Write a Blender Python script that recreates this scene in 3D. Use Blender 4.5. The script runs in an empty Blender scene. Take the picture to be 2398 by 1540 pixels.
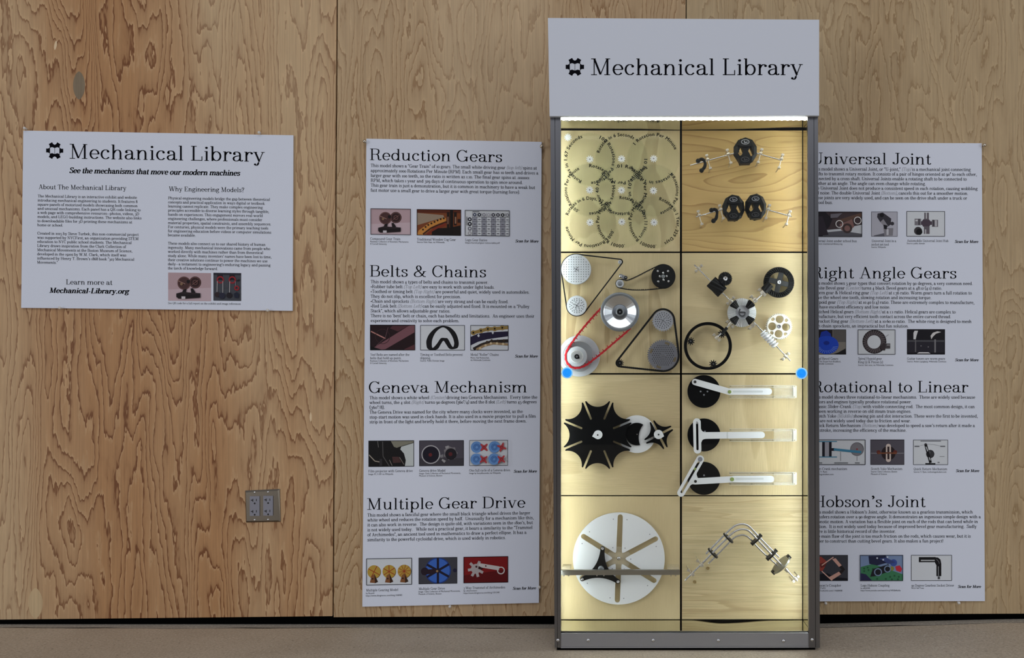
import bpy, math, random
from mathutils import Vector, Matrix
from mathutils.geometry import tessellate_polygon

SC = bpy.context.scene
COL = SC.collection
rnd = random.Random(7)

# ------------------------------------------------------------------ camera
IW, IH = 2398, 1540
F = 2155.0                      # focal length in pixels of the photograph
PX, PY = 1476.0, 885.0          # where the optical axis meets the picture
CH = 0.855                      # camera height
YW = 3.2                        # camera to plywood wall
YP = 3.034                      # camera to the mechanism panels in the case
YF = 2.888                      # camera to the front of the case
cd = bpy.data.cameras.new('camera')
cam = bpy.data.objects.new('camera', cd)
COL.objects.link(cam)
cam.location = (0, 0, CH)
cam.rotation_euler = (math.pi / 2, 0, 0)
cd.sensor_width = 36.0
cd.lens = F / IW * 36.0
cd.shift_x = (IW / 2 - PX) / IW
cd.shift_y = (PY - IH / 2) / IW
cd.clip_start = 0.05
SC.camera = cam

# ------------------------------------------------------------------ light
SC.view_settings.view_transform = 'Standard'
SC.view_settings.look = 'None'
SC.view_settings.gamma = 1.0
SC.view_settings.use_curve_mapping = False
SC.view_settings.exposure = 0.0
SC.cycles.transparent_max_bounces = 48        # nine clear gears overlap
wd = bpy.data.worlds.new('room_light'); SC.world = wd
wd.use_nodes = True
nt = wd.node_tree; nt.nodes.clear()
wo = nt.nodes.new('ShaderNodeOutputWorld'); bg = nt.nodes.new('ShaderNodeBackground')
tc = nt.nodes.new('ShaderNodeTexCoord'); sx = nt.nodes.new('ShaderNodeSeparateXYZ')
rp = nt.nodes.new('ShaderNodeValToRGB')
nt.links.new(tc.outputs['Generated'], sx.inputs[0]); nt.links.new(sx.outputs['Z'], rp.inputs[0])
nt.links.new(rp.outputs[0], bg.inputs[0]); nt.links.new(bg.outputs[0], wo.inputs[0])
for pos, c in ((0.0, (.03, .034, .042)), (.06, (.04, .045, .055)), (.14, (.3, .32, .36)), (.24, (.66, .69, .76)), (.6, (.46, .47, .5))):
    e = rp.color_ramp.elements[0] if pos == 0.0 else rp.color_ramp.elements.new(pos)
    e.position = pos; e.color = (*c, 1)
rp.color_ramp.elements.remove(rp.color_ramp.elements[-1])
bg.inputs[1].default_value = 0.58
def area(name, loc, rot, sx_, sy_, power, col):
    l = bpy.data.lights.new(name, 'AREA'); l.shape = 'RECTANGLE'; l.size = sx_; l.size_y = sy_
    l.energy = power; l.color = col
    o = bpy.data.objects.new(name, l); COL.objects.link(o); o.location = loc; o.rotation_euler = rot
    return o
area('ceiling_lamp', (0.0, -1.2, 4.6), (math.radians(30), 0, 0), 6.0, 2.0, 38, (1.0, .97, .95))
area('ceiling_lamp', (0.6, -2.6, 4.9), (math.radians(42), 0, 0), 7.0, 1.6, 52, (.95, .97, 1.0))
for sx_ in (-1, 1): area('side_fill', (sx_ * 6.5 + .3, -3.4, 1.35), (math.radians(90), 0, math.radians(-sx_ * -44)), 3.0, 2.6, 122, (.93, .97, 1.0))  # unseen fill lights added at both sides to brighten the lower posters

# ------------------------------------------------------------------ materials
def lin(c):
    return tuple(((v / 255) / 12.92 if v / 255 <= .04045 else ((v / 255 + .055) / 1.055) ** 2.4) for v in c)
MATS = {}
def pbr(name, col, rough=.5, metal=0.0, spec=.5, emit=None, estr=0.0):
    if name in MATS: return MATS[name]
    m = bpy.data.materials.new(name); m.use_nodes = True
    b = m.node_tree.nodes['Principled BSDF']
    b.inputs['Base Color'].default_value = (*lin(col), 1)
    b.inputs['Roughness'].default_value = rough
    b.inputs['Metallic'].default_value = metal
    b.inputs['Specular IOR Level'].default_value = spec
    if emit:
        b.inputs['Emission Color'].default_value = (*lin(emit), 1)
        b.inputs['Emission Strength'].default_value = estr
    MATS[name] = m
    return m
def nodes_of(m):
    t = m.node_tree
    return t, t.nodes, t.links, t.nodes['Principled BSDF']
def N(t, kind, **kw):
    n = t.nodes.new(kind)
    for k, v in kw.items():
        if k in n.inputs.keys(): n.inputs[k].default_value = v
        else: setattr(n, k, v)
    return n
def math_n(t, op, a, b=None):
    n = t.nodes.new('ShaderNodeMath'); n.operation = op
    for i, v in enumerate((a, b)):
        if v is None: continue
        if isinstance(v, (int, float)): n.inputs[i].default_value = v
        else: t.links.new(v, n.inputs[i])
    return n.outputs[0]
def ramp(t, fac, stops):
    r = t.nodes.new('ShaderNodeValToRGB'); t.links.new(fac, r.inputs[0])
    while len(r.color_ramp.elements) > 1: r.color_ramp.elements.remove(r.color_ramp.elements[-1])
    for i, (p, c) in enumerate(stops):
        e = r.color_ramp.elements[0] if i == 0 else r.color_ramp.elements.new(p)
        e.position = p
        e.color = (*lin(c), 1) if isinstance(c, tuple) else (c, c, c, 1)
    return r.outputs[0]
def mixc(t, fac, a, b, mode='MIX'):
    n = t.nodes.new('ShaderNodeMix'); n.data_type = 'RGBA'; n.blend_type = mode
    for s, v in ((0, fac), (6, a), (7, b)):
        if isinstance(v, (int, float)): n.inputs[s].default_value = v
        elif isinstance(v, tuple): n.inputs[s].default_value = (*lin(v), 1)
        else: t.links.new(v, n.inputs[s])
    return n.outputs[2]
def wood(name, seed, light, mid, dark, sc=(6.0, 6.0, .95), rings=11, bold=.8, fibre=(260, 260, 5), rough=.55, broad=.22, wig=1.0, zone=(2.4, .16), halo=.22):
    """rotary cut veneer: contour lines of a stretched noise field, broad pale and dark zones, fine fibre on top"""
    m = pbr(name, mid, rough, 0, .3)
    t, ns, L, b = nodes_of(m)
    co = N(t, 'ShaderNodeTexCoord')
    def field(scale, off, **kw):
        mp = N(t, 'ShaderNodeMapping'); L.new(co.outputs['Object'], mp.inputs[0])
        mp.inputs['Location'].default_value = off; mp.inputs['Scale'].default_value = scale
        n = N(t, 'ShaderNodeTexNoise', Scale=1.0, **kw); L.new(mp.outputs[0], n.inputs['Vector'])
        return n.outputs[0]
    n1 = field(sc, (seed * 3.17, seed * 1.7, seed * 5.3), Detail=1.6, Roughness=.4, Distortion=.25)
    n2 = field((sc[0] * 6, sc[1] * 6, sc[2] * 7), (seed, 2, seed), Detail=3.0, Roughness=.62)
    n6 = field((sc[0] * .33, sc[1] * .33, sc[2] * .4), (seed * 2, 7, seed), Detail=0.0)
    h = math_n(t, 'ADD', n1, math_n(t, 'MULTIPLY', n2, .085 * wig))
    h = math_n(t, 'ADD', h, math_n(t, 'MULTIPLY', n6, .7))
    fr = math_n(t, 'FRACT', math_n(t, 'MULTIPLY', h, float(rings)))
    band = ramp(t, fr, [(0.0, .5), (.03, 1.0), (.11, .88), (.2, .28), (.45, .06), (.8, .0), (1.0, .0)])
    hl = ramp(t, fr, [(0.0, .8), (.02, 0.0), (.8, 0.0), (.96, 1.0), (1.0, 1.0)])
    n4 = field(fibre, (0, 0, 0), Detail=4.0, Roughness=.65)
    if sc[0] >= sc[2]: zs = (zone[0], zone[0], zone[1])
    else: zs = (zone[1], zone[0], zone[0])
    n5 = field(zs, (seed * 1.3, 3, seed * .7), Detail=1.5)
    zf = ramp(t, n5, [(.40, 0.0), (.58, 1.0)])
    base = mixc(t, zf, light, mid)
    base = mixc(t, math_n(t, 'MULTIPLY', hl, halo), base, tuple(min(255, int(v * 1.13)) for v in light))
    amt = math_n(t, 'MULTIPLY', math_n(t, 'ADD', .5, math_n(t, 'MULTIPLY', zf, .5)), bold)
    base = mixc(t, math_n(t, 'MULTIPLY', band, amt), base, dark)
    fv = ramp(t, n4, [(.3, 1.0 - broad), (.7, 1.0)])
    base = mixc(t, 1.0, base, fv, 'MULTIPLY')
    L.new(base, b.inputs['Base Color'])
    bp = N(t, 'ShaderNodeBump', Strength=.08, Distance=.002); L.new(n4, bp.inputs['Height']); L.new(bp.outputs[0], b.inputs['Normal'])
    return m
ply_l = wood('plywood_left', 1.35, (204, 174, 136), (184, 138, 94), (120, 70, 34), (6.2, 6.2, 1.0), 20, 1.0, wig=1.1)
ply_m = wood('plywood_middle', 4.15, (200, 173, 138), (188, 158, 121), (142, 104, 66), (9, 9, 1.7), 16, .85)
ply_r = wood('plywood_right', 7.9, (191, 167, 131), (179, 152, 115), (142, 111, 73), (9, 9, 1.9), 16, .85)
bl, bm_, bd = (212, 195, 155), (202, 183, 142), (150, 118, 74)
FV, FH = (420, 420, 12), (12, 420, 420)
birch = [wood('birch_flame', 2.2, bl, bm_, bd, (7, 7, 2.4), 3, .35, FV, .45, .12, .3),
         wood('birch_cathedral', 5.6, (196, 168, 114), (187, 156, 101), (132, 92, 46), (1.7, 7, 6.6), 17, .5, FH, .45, .1, .15, halo=.1),
         wood('birch_upright', 9.1, bl, bm_, bd, (7, 7, 1.1), 4, .4, FV, .45, .2, .3),
         wood('birch_smooth', 12.4, bl, bm_, bd, (1.3, 5, 5.5), 2, .12, FH, .42, .14, .3),
         wood('birch_level', 3.7, bl, bm_, bd, (1.0, 6, 7), 2, .15, FH, .45, .2, .3),
         wood('birch_fine', 6.3, bl, bm_, bd, (7, 7, .8), 2, .12, FV, .45, .2, .3),
         wood('birch_plain', 8.8, bl, bm_, bd, (5, 5, 1.2), 2, .12, FV, .45, .1, .3),
         wood('birch_streaked', 10.9, (211, 194, 152), (203, 183, 141), (152, 118, 72), (1.0, 12, 20), 5, .28, (7, 300, 300), .45, .26, .5)]
paper = pbr('white_board', (216, 221, 236), .6, 0, .3)
paper_edge = pbr('board_edge', (205, 196, 190), .8)
sign_white = pbr('sign_white', (203, 208, 221), .5, 0, .35)
ink = pbr('black_ink', (7, 7, 15), .7, 0, .05)
ink_grey = pbr('grey_ink', (128, 130, 138), .7, 0, .2)
alu = pbr('brushed_aluminium', (126, 126, 130), .3, 1.0)
rail_alu = pbr('rail_aluminium', (150, 150, 154), .45, .6)
steel = pbr('bright_steel', (205, 205, 208), .25, 1.0)
nickel = pbr('nickel', (214, 208, 196), .32, .9)
alu_disc = pbr('cast_aluminium', (184, 187, 192), .42, .2)
grey_disc = pbr('grey_plastic', (132, 134, 140), .5, 0, .4)
grey_ring = pbr('grey_rim', (120, 124, 128), .4, .5)
mirror_cone = pbr('polished_cone', (214, 218, 224), .2, 1.0)
black = pbr('black_plastic', (13, 13, 14), .5, 0, .22)
black_matt = pbr('black_acrylic', (6, 6, 7), .6, 0, .1)
rubber = pbr('black_rubber', (12, 12, 12), .6, 0, .2)
white = pbr('white_plastic', (218, 220, 222), .45, 0, .4)
cream = pbr('ivory_plastic', (224, 222, 212), .45, 0, .4)
red = pbr('red_link_plastic', (176, 24, 34), .45, 0, .4)
dark_hole = pbr('dark_hole', (34, 33, 32), .8)
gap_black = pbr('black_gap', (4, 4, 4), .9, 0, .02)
green = pbr('green_pin', (132, 150, 84), .4, 0)
mirror = pbr('mirror_liner', (214, 214, 200), .03, 1.0)
outlet_grey = pbr('outlet_grey', (128, 128, 140), .5)
plate_steel = pbr('plate_steel', (126, 118, 108), .3, 1.0)
pin_white = pbr('pin_head', (212, 208, 204), .3, 0)
pin_brass = pbr('pin_metal', (196, 186, 170), .22, 1.0)
def clear(name, tint, gloss=.06, rough=.05, veil=None, amount=0.0):
    m = bpy.data.materials.new(name); m.use_nodes = True
    t = m.node_tree; t.nodes.clear()
    out = t.nodes.new('ShaderNodeOutputMaterial'); tr = t.nodes.new('ShaderNodeBsdfTransparent'); gl = t.nodes.new('ShaderNodeBsdfGlossy')
    tr.inputs[0].default_value = (*tint, 1); gl.inputs['Roughness'].default_value = rough
    mx = t.nodes.new('ShaderNodeMixShader'); mx.inputs[0].default_value = gloss
    t.links.new(tr.outputs[0], mx.inputs[1]); t.links.new(gl.outputs[0], mx.inputs[2])
    last = mx
    if veil:
        df = t.nodes.new('ShaderNodeBsdfDiffuse'); df.inputs[0].default_value = (*lin(veil), 1)
        m2 = t.nodes.new('ShaderNodeMixShader'); m2.inputs[0].default_value = amount
        t.links.new(mx.outputs[0], m2.inputs[1]); t.links.new(df.outputs[0], m2.inputs[2]); last = m2
    t.links.new(last.outputs[0], out.inputs[0])
    MATS[name] = m
    return m
pane_mat = clear('clear_pane', (.985, .99, .985), .012, .02)
gear_clear = clear('clear_gear_acrylic', (.958, .966, .945), .015, .15, (196, 206, 180), .012)
rail_clear = clear('clear_rail_acrylic', (.99, .99, .98), .03, .15, (255, 252, 240), .10)
rail_edge = clear('acrylic_edge', (.97, .97, .95), .06, .2, (255, 255, 246), .5)
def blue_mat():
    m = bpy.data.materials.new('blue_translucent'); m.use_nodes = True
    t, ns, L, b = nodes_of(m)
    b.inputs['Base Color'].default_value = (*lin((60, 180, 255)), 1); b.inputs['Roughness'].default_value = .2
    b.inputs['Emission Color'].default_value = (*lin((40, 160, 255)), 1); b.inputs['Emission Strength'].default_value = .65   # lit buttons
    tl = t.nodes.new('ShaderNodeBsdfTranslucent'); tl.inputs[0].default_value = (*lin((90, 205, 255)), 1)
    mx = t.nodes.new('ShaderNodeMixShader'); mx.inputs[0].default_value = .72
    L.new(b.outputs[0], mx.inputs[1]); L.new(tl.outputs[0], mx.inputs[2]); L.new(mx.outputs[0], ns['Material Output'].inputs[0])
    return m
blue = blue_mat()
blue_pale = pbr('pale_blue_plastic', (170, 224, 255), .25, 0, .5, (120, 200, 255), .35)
led_mat = pbr('led_glow', (255, 250, 225), .5, 0, .2, (252, 255, 240), 5.2)
led_side = pbr('led_side_glow', (255, 250, 225), .5, 0, .2, (240, 252, 255), 37.0)
led_slim = pbr('led_slim_glow', (255, 250, 225), .5, 0, .2, (240, 252, 255), 75.0)
def concrete(name, c0, c1, c2):
    m = pbr(name, c1, .62, 0, .35)
    t, ns, L, b = nodes_of(m)
    co = N(t, 'ShaderNodeTexCoord')
    a = N(t, 'ShaderNodeTexNoise', Scale=1.6, Detail=5.0, Roughness=.6); L.new(co.outputs['Object'], a.inputs['Vector'])
    g = N(t, 'ShaderNodeTexNoise', Scale=120.0, Detail=3.0, Roughness=.7); L.new(co.outputs['Object'], g.inputs['Vector'])
    v = N(t, 'ShaderNodeTexVoronoi', Scale=30.0); L.new(co.outputs['Object'], v.inputs['Vector'])
    base = mixc(t, ramp(t, a.outputs[0], [(.35, 0.0), (.65, 1.0)]), c0, c1)
    base = mixc(t, ramp(t, g.outputs[0], [(.45, 0.0), (.7, .8)]), base, c2)
    base = mixc(t, ramp(t, v.outputs[0], [(.0, .85), (.13, 0.0)]), base, (70, 64, 56))
    gg = N(t, 'ShaderNodeTexNoise', Scale=150.0, Detail=2.0); L.new(co.outputs['Object'], gg.inputs['Vector'])
    base = mixc(t, ramp(t, gg.outputs[0], [(.58, 0.0), (.7, .8)]), base, (206, 198, 182))
    L.new(base, b.inputs['Base Color'])
    return m
floor_mat = concrete('concrete_floor', (175, 160, 140), (197, 182, 162), (147, 134, 117))
strip_mat = concrete('concrete_edge', (150, 144, 134), (164, 157, 146), (134, 128, 120))

# ------------------------------------------------------------------ mesh building
ORG = {}
class MB:
    def __init__(s): s.v = []; s.f = []; s.m = []; s.s = []
    def add(s, vs, fs, mat=0, smooth=False):
        o = len(s.v); s.v += [tuple(p) for p in vs]
        for f in fs:
            s.f.append([i + o for i in f]); s.m.append(mat); s.s.append(smooth)
    def build(s, name, mats, parent=None, origin=None, label=None, cat=None, group=None, kind=None, bevel=0):
        if not isinstance(mats, (list, tuple)): mats = [mats]
        if origin is None:
            if parent is not None: origin = ORG[parent]
            else:
                n = len(s.v); lo = [min(p[i] for p in s.v) for i in range(3)]; hi = [max(p[i] for p in s.v) for i in range(3)]
                origin = tuple((a + b) / 2 for a, b in zip(lo, hi))
        me = bpy.data.meshes.new(name)
        me.from_pydata([(p[0] - origin[0], p[1] - origin[1], p[2] - origin[2]) for p in s.v], [], s.f)
        for m in mats: me.materials.append(m)
        me.polygons.foreach_set('material_index', s.m); me.polygons.foreach_set('use_smooth', s.s)
        me.update()
        o = bpy.data.objects.new(name, me); COL.objects.link(o)
        ORG[o] = origin
        if parent is not None: o.parent = parent
        else: o.location = origin
        tag(o, label, cat, group, kind)
        if bevel:
            b = o.modifiers.new('edge', 'BEVEL'); b.width = bevel; b.segments = 2; b.limit_method = 'ANGLE'; b.angle_limit = math.radians(50)
        return o
def tag(o, label=None, cat=None, group=None, kind=None):
    for k, v in (('label', label), ('category', cat), ('group', group), ('kind', kind)):
        if v: o[k] = v
    return o
def thing(name, label, cat, origin, group=None):
    o = bpy.data.objects.new(name, None); COL.objects.link(o); o.location = origin; o.empty_display_size = .02
    ORG[o] = tuple(origin)
    return tag(o, label, cat, group)
def at(px, py, Y): return ((px - PX) * Y / F, Y, CH - (py - PY) * Y / F)
def wl(px, py, off=0.0): return at(px, py, YW - off)          # on the plywood
def cb(px, py, w): return at(px, py, YP - w)                  # w metres in front of the mechanism panels
def k_of(w): return (YP - w) / F                              # metres in one pixel there
def box(mb, x0, x1, y0, y1, z0, z1, mat=0):
    v = [(x, y, z) for x in (x0, x1) for y in (y0, y1) for z in (z0, z1)]
    mb.add(v, [(0, 1, 3, 2), (4, 6, 7, 5), (0, 4, 5, 1), (2, 3, 7, 6), (0, 2, 6, 4), (1, 5, 7, 3)], mat)
def prism(mb, outer, holes, y0, y1, mat=0, mat_side=None, smooth=False):
    """outline(s) in (x, z), extruded from y0 (back) to y1 (front)"""
    loops = [outer] + list(holes or [])
    flat = [p for l in loops for p in l]
    tris = tessellate_polygon([[Vector((x, z, 0)) for x, z in l] for l in loops])
    n = len(flat)
    vs = [(x, y1, z) for x, z in flat] + [(x, y0, z) for x, z in flat]
    ft = []
    for a, b, c in tris:
        ax, az = flat[a]; bx, bz = flat[b]; cx, cz = flat[c]
        if (bx - ax) * (cz - az) - (bz - az) * (cx - ax) < 0: b, c = c, b
        ft += [(a, b, c), (n + a, n + c, n + b)]
    mb.add(vs, ft, mat)
    fs = []; base = 0
    for li, l in enumerate(loops):
        k = len(l)
        ar = sum(l[i][0] * l[(i + 1) % k][1] - l[(i + 1) % k][0] * l[i][1] for i in range(k))
        fl = (ar > 0) == (li == 0)
        for i in range(k):
            a, b = base + i, base + (i + 1) % k
            fs.append((a, n + a, n + b, b) if fl else (a, b, n + b, n + a))
        base += k
    mb.add(vs, fs, mat if mat_side is None else mat_side, smooth)
def pp(pts, w):
    return [((x - PX) * (YP - w) / F, CH - (y - PY) * (YP - w) / F) for x, y in pts]
def pprism(mb, outer, holes, w0, w1, mat=0, smooth=False):
    prism(mb, pp(outer, w1), [pp(h, w1) for h in (holes or [])], YP - w0, YP - w1, mat, None, smooth)
def circ(cx, cy, r, n=40, ry=None, a0=0.0):
    ry = r if ry is None else ry
    return [(cx + r * math.cos(a0 + 2 * math.pi * i / n), cy - ry * math.sin(a0 + 2 * math.pi * i / n)) for i in range(n)]
def disc(mb, cx, cy, r, w0, w1, mat=0, n=40, hole=0):
    pprism(mb, circ(cx, cy, r, n), [circ(cx, cy, hole, n)] if hole else [], w0, w1, mat, True)
def gearpts(cx, cy, ro, ri, n, ph=0.0, duty=.5, tip=.55):
    o = []
    for i in range(n):
        a = ph + 2 * math.pi * i / n; s = 2 * math.pi / n
        for da, r in ((-duty * s / 2, ri), (-duty * s * tip / 2, ro), (duty * s * tip / 2, ro), (duty * s / 2, ri)):
            o.append((cx + r * math.cos(a + da), cy - r * math.sin(a + da)))
    return o
def lathe(mb, cx, cy, prof, mat=0, n=48, smooth=True, cap=True):
    """prof: (radius in pixels, w) from the back to the front, axis towards the camera"""
    wr = prof[-1][1]; k = k_of(wr); X, _, Z = cb(cx, cy, wr)
    vs = []; fs = []
    for r, w in prof:
        for i in range(n):
            a = 2 * math.pi * i / n
            vs.append((X + r * k * math.cos(a), YP - w, Z + r * k * math.sin(a)))
    for j in range(len(prof) - 1):
        for i in range(n):
            a, b = j * n + i, j * n + (i + 1) % n
            fs.append((a, b, b + n, a + n))
    mb.add(vs, fs, mat, smooth)
    m = len(prof) - 1
    if cap and prof[-1][0] > 0: mb.add(vs[m * n:], [tuple(range(n))], mat)
def frame_of(p0, p1):
    d = (Vector(p1) - Vector(p0)); L = d.length; d.normalize()
    a = d.cross(Vector((0, 1, 0)))
    if a.length < 1e-4: a = d.cross(Vector((0, 0, 1)))
    a.normalize(); b = d.cross(a)
    return d, a, b, L
def cone(mb, p0, p1, r0, r1, mat=0, n=20, ribs=0, rib=.12, smooth=True):
    d, a, b, L = frame_of(p0, p1)
    if ribs: n = ribs * 2
    vs = []
    for p, r in ((Vector(p0), r0), (Vector(p1), r1)):
        for i in range(n):
            t = 2 * math.pi * i / n; rr = r * (1 - rib if ribs and i % 2 else 1)
            vs.append(p + (a * math.cos(t) + b * math.sin(t)) * rr)
    fs = [(i, (i + 1) % n, n + (i + 1) % n, n + i) for i in range(n)]
    mb.add(vs, fs, mat, smooth and not ribs)
    mb.add(vs, [tuple(range(n - 1, -1, -1)), tuple(range(n, 2 * n))], mat)
def screw(mb, p0, p1, R, depth, starts, turns, mat=0, n=28, m=90):
    d, a, b, L = frame_of(p0, p1); vs = []; fs = []
    for j in range(m + 1):
        u = j / m
        for i in range(n):
            t = 2 * math.pi * i / n
            s = .5 + .5 * math.sin(starts * t + 2 * math.pi * turns * u)
            r = R - depth * (1 - min(1, s * 1.5))
            vs.append(Vector(p0) + d * (L * u) + (a * math.cos(t) + b * math.sin(t)) * r)
    for j in range(m):
        for i in range(n):
            q = j * n + i; e = j * n + (i + 1) % n
            fs.append((q, e, e + n, q + n))
    mb.add(vs, fs, mat, True)
    mb.add(vs[:n], [tuple(range(n))], mat); mb.add(vs[-n:], [tuple(range(n))], mat)
def tube(mb, pts, r, mat=0, n=12, closed=False):
    P = [Vector(p) for p in pts]; m = len(P); vs = []; fs = []
    rr = r if isinstance(r, (list, tuple)) else [r] * m
    up = Vector((0, 1, 0)) if len({round(p.y, 5) for p in P}) <= m // 2 + 1 else Vector((.3, .9, .2))
    for i, p in enumerate(P):
        if closed: d = P[(i + 1) % m] - P[i - 1]
        else: d = P[min(i + 1, m - 1)] - P[max(i - 1, 0)]
        d.normalize(); a = d.cross(up)
        if a.length < .05: a = d.cross(Vector((1, 0, 0)))
        a.normalize(); b = d.cross(a)
        for j in range(n):
            t = 2 * math.pi * j / n
            vs.append(p + (a * math.cos(t) + b * math.sin(t)) * rr[i])
    for i in range(m if closed else m - 1):
        for j in range(n):
            q = i * n + j; e = i * n + (j + 1) % n; k = ((i + 1) % m - i) * n
            fs.append((q, e, e + k, q + k))
    mb.add(vs, fs, mat, True)
    if not closed: mb.add(vs[:n], [tuple(range(n))], mat); mb.add(vs[-n:], [tuple(range(n))], mat)
def ball(mb, p, r, mat=0, n=14, sq=(1, 1, 1)):
    vs = []; fs = []; m = n // 2
    for j in range(m + 1):
        ph = math.pi * j / m
        for i in range(n):
            t = 2 * math.pi * i / n
            vs.append((p[0] + r * sq[0] * math.sin(ph) * math.cos(t), p[1] + r * sq[1] * math.sin(ph) * math.sin(t), p[2] + r * sq[2] * math.cos(ph)))
    for j in range(m):
        for i in range(n):
            a = j * n + i; b = j * n + (i + 1) % n
            fs.append((a, b, b + n, a + n))
    mb.add(vs, fs, mat, True)
def catmull(P, seg=8, closed=False):
    n = len(P); out = []
    for i in range(n if closed else n - 1):
        g = (lambda j: P[j % n]) if closed else (lambda j: P[max(0, min(n - 1, j))])
        p0, p1, p2, p3 = g(i - 1), g(i), g(i + 1), g(i + 2)
        for s in range(seg):
            t = s / seg
            out.append(tuple(.5 * (2 * b + (c - a) * t + (2 * a - 5 * b + 4 * c - d) * t * t + (3 * b - a - 3 * c + d) * t ** 3)
                             for a, b, c, d in zip(p0, p1, p2, p3)))
    if not closed: out.append(tuple(P[-1]))
    return out
def beltpath(cs, n=20):
    """closed path round circles (cx, cy, r), taken clockwise in the picture"""
    out = []; m = len(cs)
    tang = []
    for i in range(m):
        (x0, y0, r0), (x1, y1, r1) = cs[i], cs[(i + 1) % m]
        dx, dy = x1 - x0, y1 - y0; D = math.hypot(dx, dy); base = math.atan2(dy, dx)
        tang.append(base - math.acos(max(-1, min(1, (r0 - r1) / D))))
    for i in range(m):
        a0, a1 = tang[i - 1], tang[i]
        while a1 < a0: a1 += 2 * math.pi
        k = max(2, int(n * (a1 - a0) / 3))
        for j in range(k + 1):
            a = a0 + (a1 - a0) * j / k
            out.append((cs[i][0] + cs[i][2] * math.cos(a), cs[i][1] + cs[i][2] * math.sin(a)))
    return out
def normals2(P, closed):
    n = len(P); o = []
    for i in range(n):
        a = P[i - 1] if (closed or i) else P[0]; b = P[(i + 1) % n] if (closed or i < n - 1) else P[-1]
        d = math.hypot(b[0] - a[0], b[1] - a[1]) or 1
        o.append((-(b[1] - a[1]) / d, (b[0] - a[0]) / d))
    return o
def ribbon(mb, P, h, w0, w1, mat=0, closed=True):
    """flat band of thickness 2h (pixels) following P, w0..w1 deep"""
    nm = normals2(P, closed); n = len(P); vs = []; fs = []
    for (x, y), (a, b) in zip(P, nm):
        for s, w in ((h, w0), (h, w1), (-h, w1), (-h, w0)):
            X, Z = pp([(x + a * s, y + b * s)], w1)[0]
            vs.append((X, YP - w, Z))
    for i in range(n if closed else n - 1):
        j = (i + 1) % n
        for k in range(4):
            fs.append((i * 4 + k, i * 4 + (k + 1) % 4, j * 4 + (k + 1) % 4, j * 4 + k))
    mb.add(vs, fs, mat)
    if not closed: mb.add(vs[:4], [(0, 1, 2, 3)], mat); mb.add(vs[-4:], [(0, 1, 2, 3)], mat)
def capsule(x0, y0, x1, y1, r, n=12):
    a = math.atan2(y1 - y0, x1 - x0); o = []
    for i in range(n + 1):
        t = a + math.pi / 2 + math.pi * i / n; o.append((x0 + r * math.cos(t), y0 + r * math.sin(t)))
    for i in range(n + 1):
        t = a - math.pi / 2 + math.pi * i / n; o.append((x1 + r * math.cos(t), y1 + r * math.sin(t)))
    return o

# ------------------------------------------------------------------ lettering
# slab serif drawn as strokes; cap height 100, x height 66.  v stem, h hairline, d diagonal,
# c curve, o ring, a arc, b ball, s serif
def L_(s):
    """'v 15 0 66; s 15 0 10 10' -> list of strokes"""
    o = []
    for q in s.split(';'):
        q = q.split()
        if q: o.append((q[0], [float(x) for x in q[1:]]))
    return o
GL = {}
def G_(ch, adv, s): GL[ch] = (adv, L_(s))
ARCH = 'c %d 42 %d 58 %d 63.5 %d 58 %d 44'
def arch(x): return ARCH % (x, x + 9, x + 22, x + 33, x + 37)
G_('a', 64, 'b 14 50 7; c 10 51 16 61 28 63.5 40 59 45 47; v 45 14 49; c 45 16 47 5 54 2.5 61 8; c 45 38 30 36 14 29 9 18 14 6 25 2.5 38 7 45 18')
G_('b', 68, 'v 14 0 100; s 14 100 11 0; o 36 33 22 30.5')
G_('c', 58, 'a 31 33 22.5 30.5 48 322; b 44.5 52.5 7')
G_('d', 70, 'o 31 33 22 30.5; v 53 0 100; s 53 100 11 0; s 53 0 0 12')
G_('e', 61, 'a 31 33 22.5 30.5 2 322; h 9 56 34')
G_('f', 40, 'v 18 0 80; c 18 77 20 91 29 97.5 37 94; b 37 89 6; s 18 0 12 14; h 4 34 63.5')
G_('g', 62, 'o 28 44 17 20; c 41 57 48 64 54 62; b 55 60 5; c 18 27 10 20 14 11 28 8 46 5 53 -6 46 -20 29 -25 11 -20 7 -10 14 0 22 5')
G_('h', 74, 'v 16 0 100; s 16 100 11 0; s 16 0 11 11; ' + arch(18) + '; v 55 0 46; s 55 0 11 11')
G_('i', 36, 'v 18 0 66; s 18 66 12 0; s 18 0 12 12; b 17 88 7.5')
G_('j', 34, 'v 18 -10 66; s 18 66 12 0; c 18 -8 15 -21 4 -25; b 2 -20 6; b 17 88 7.5')
G_('k', 70, 'v 16 0 100; s 16 100 11 0; s 16 0 11 11; d 20 24 50 63 0; d 30 38 56 3 1; s 57 0 11 9; s 51 66 10 10')
G_('l', 36, 'v 18 0 100; s 18 100 12 0; s 18 0 12 12')
G_('m', 112, 'v 16 0 66; s 16 66 11 0; s 16 0 11 11; ' + arch(18) + '; v 55 0 46; s 55 0 11 11; ' + arch(57) + '; v 94 0 46; s 94 0 11 11')
G_('n', 74, 'v 16 0 66; s 16 66 11 0; s 16 0 11 11; ' + arch(18) + '; v 55 0 46; s 55 0 11 11')
G_('o', 64, 'o 32 33 23.5 30.5')
G_('p', 70, 'v 16 -28 66; s 16 66 11 0; s 16 -28 11 11; o 38 33 22 30.5')
G_('q', 70, 'o 31 33 22 30.5; v 53 -28 66; s 53 -28 11 11')
G_('r', 53, 'v 16 0 66; s 16 66 11 0; s 16 0 11 13; c 17 42 24 57 35 63 44 61; b 45 55.5 7')
G_('s', 53, 'c 42 48 38 60 26 63.5 13 59 11 48 20 39 34 32 42 24 41 10 28 2.5 14 5 9 17; d 43 46 43 65 0; d 9 20 9 1 0')
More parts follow.
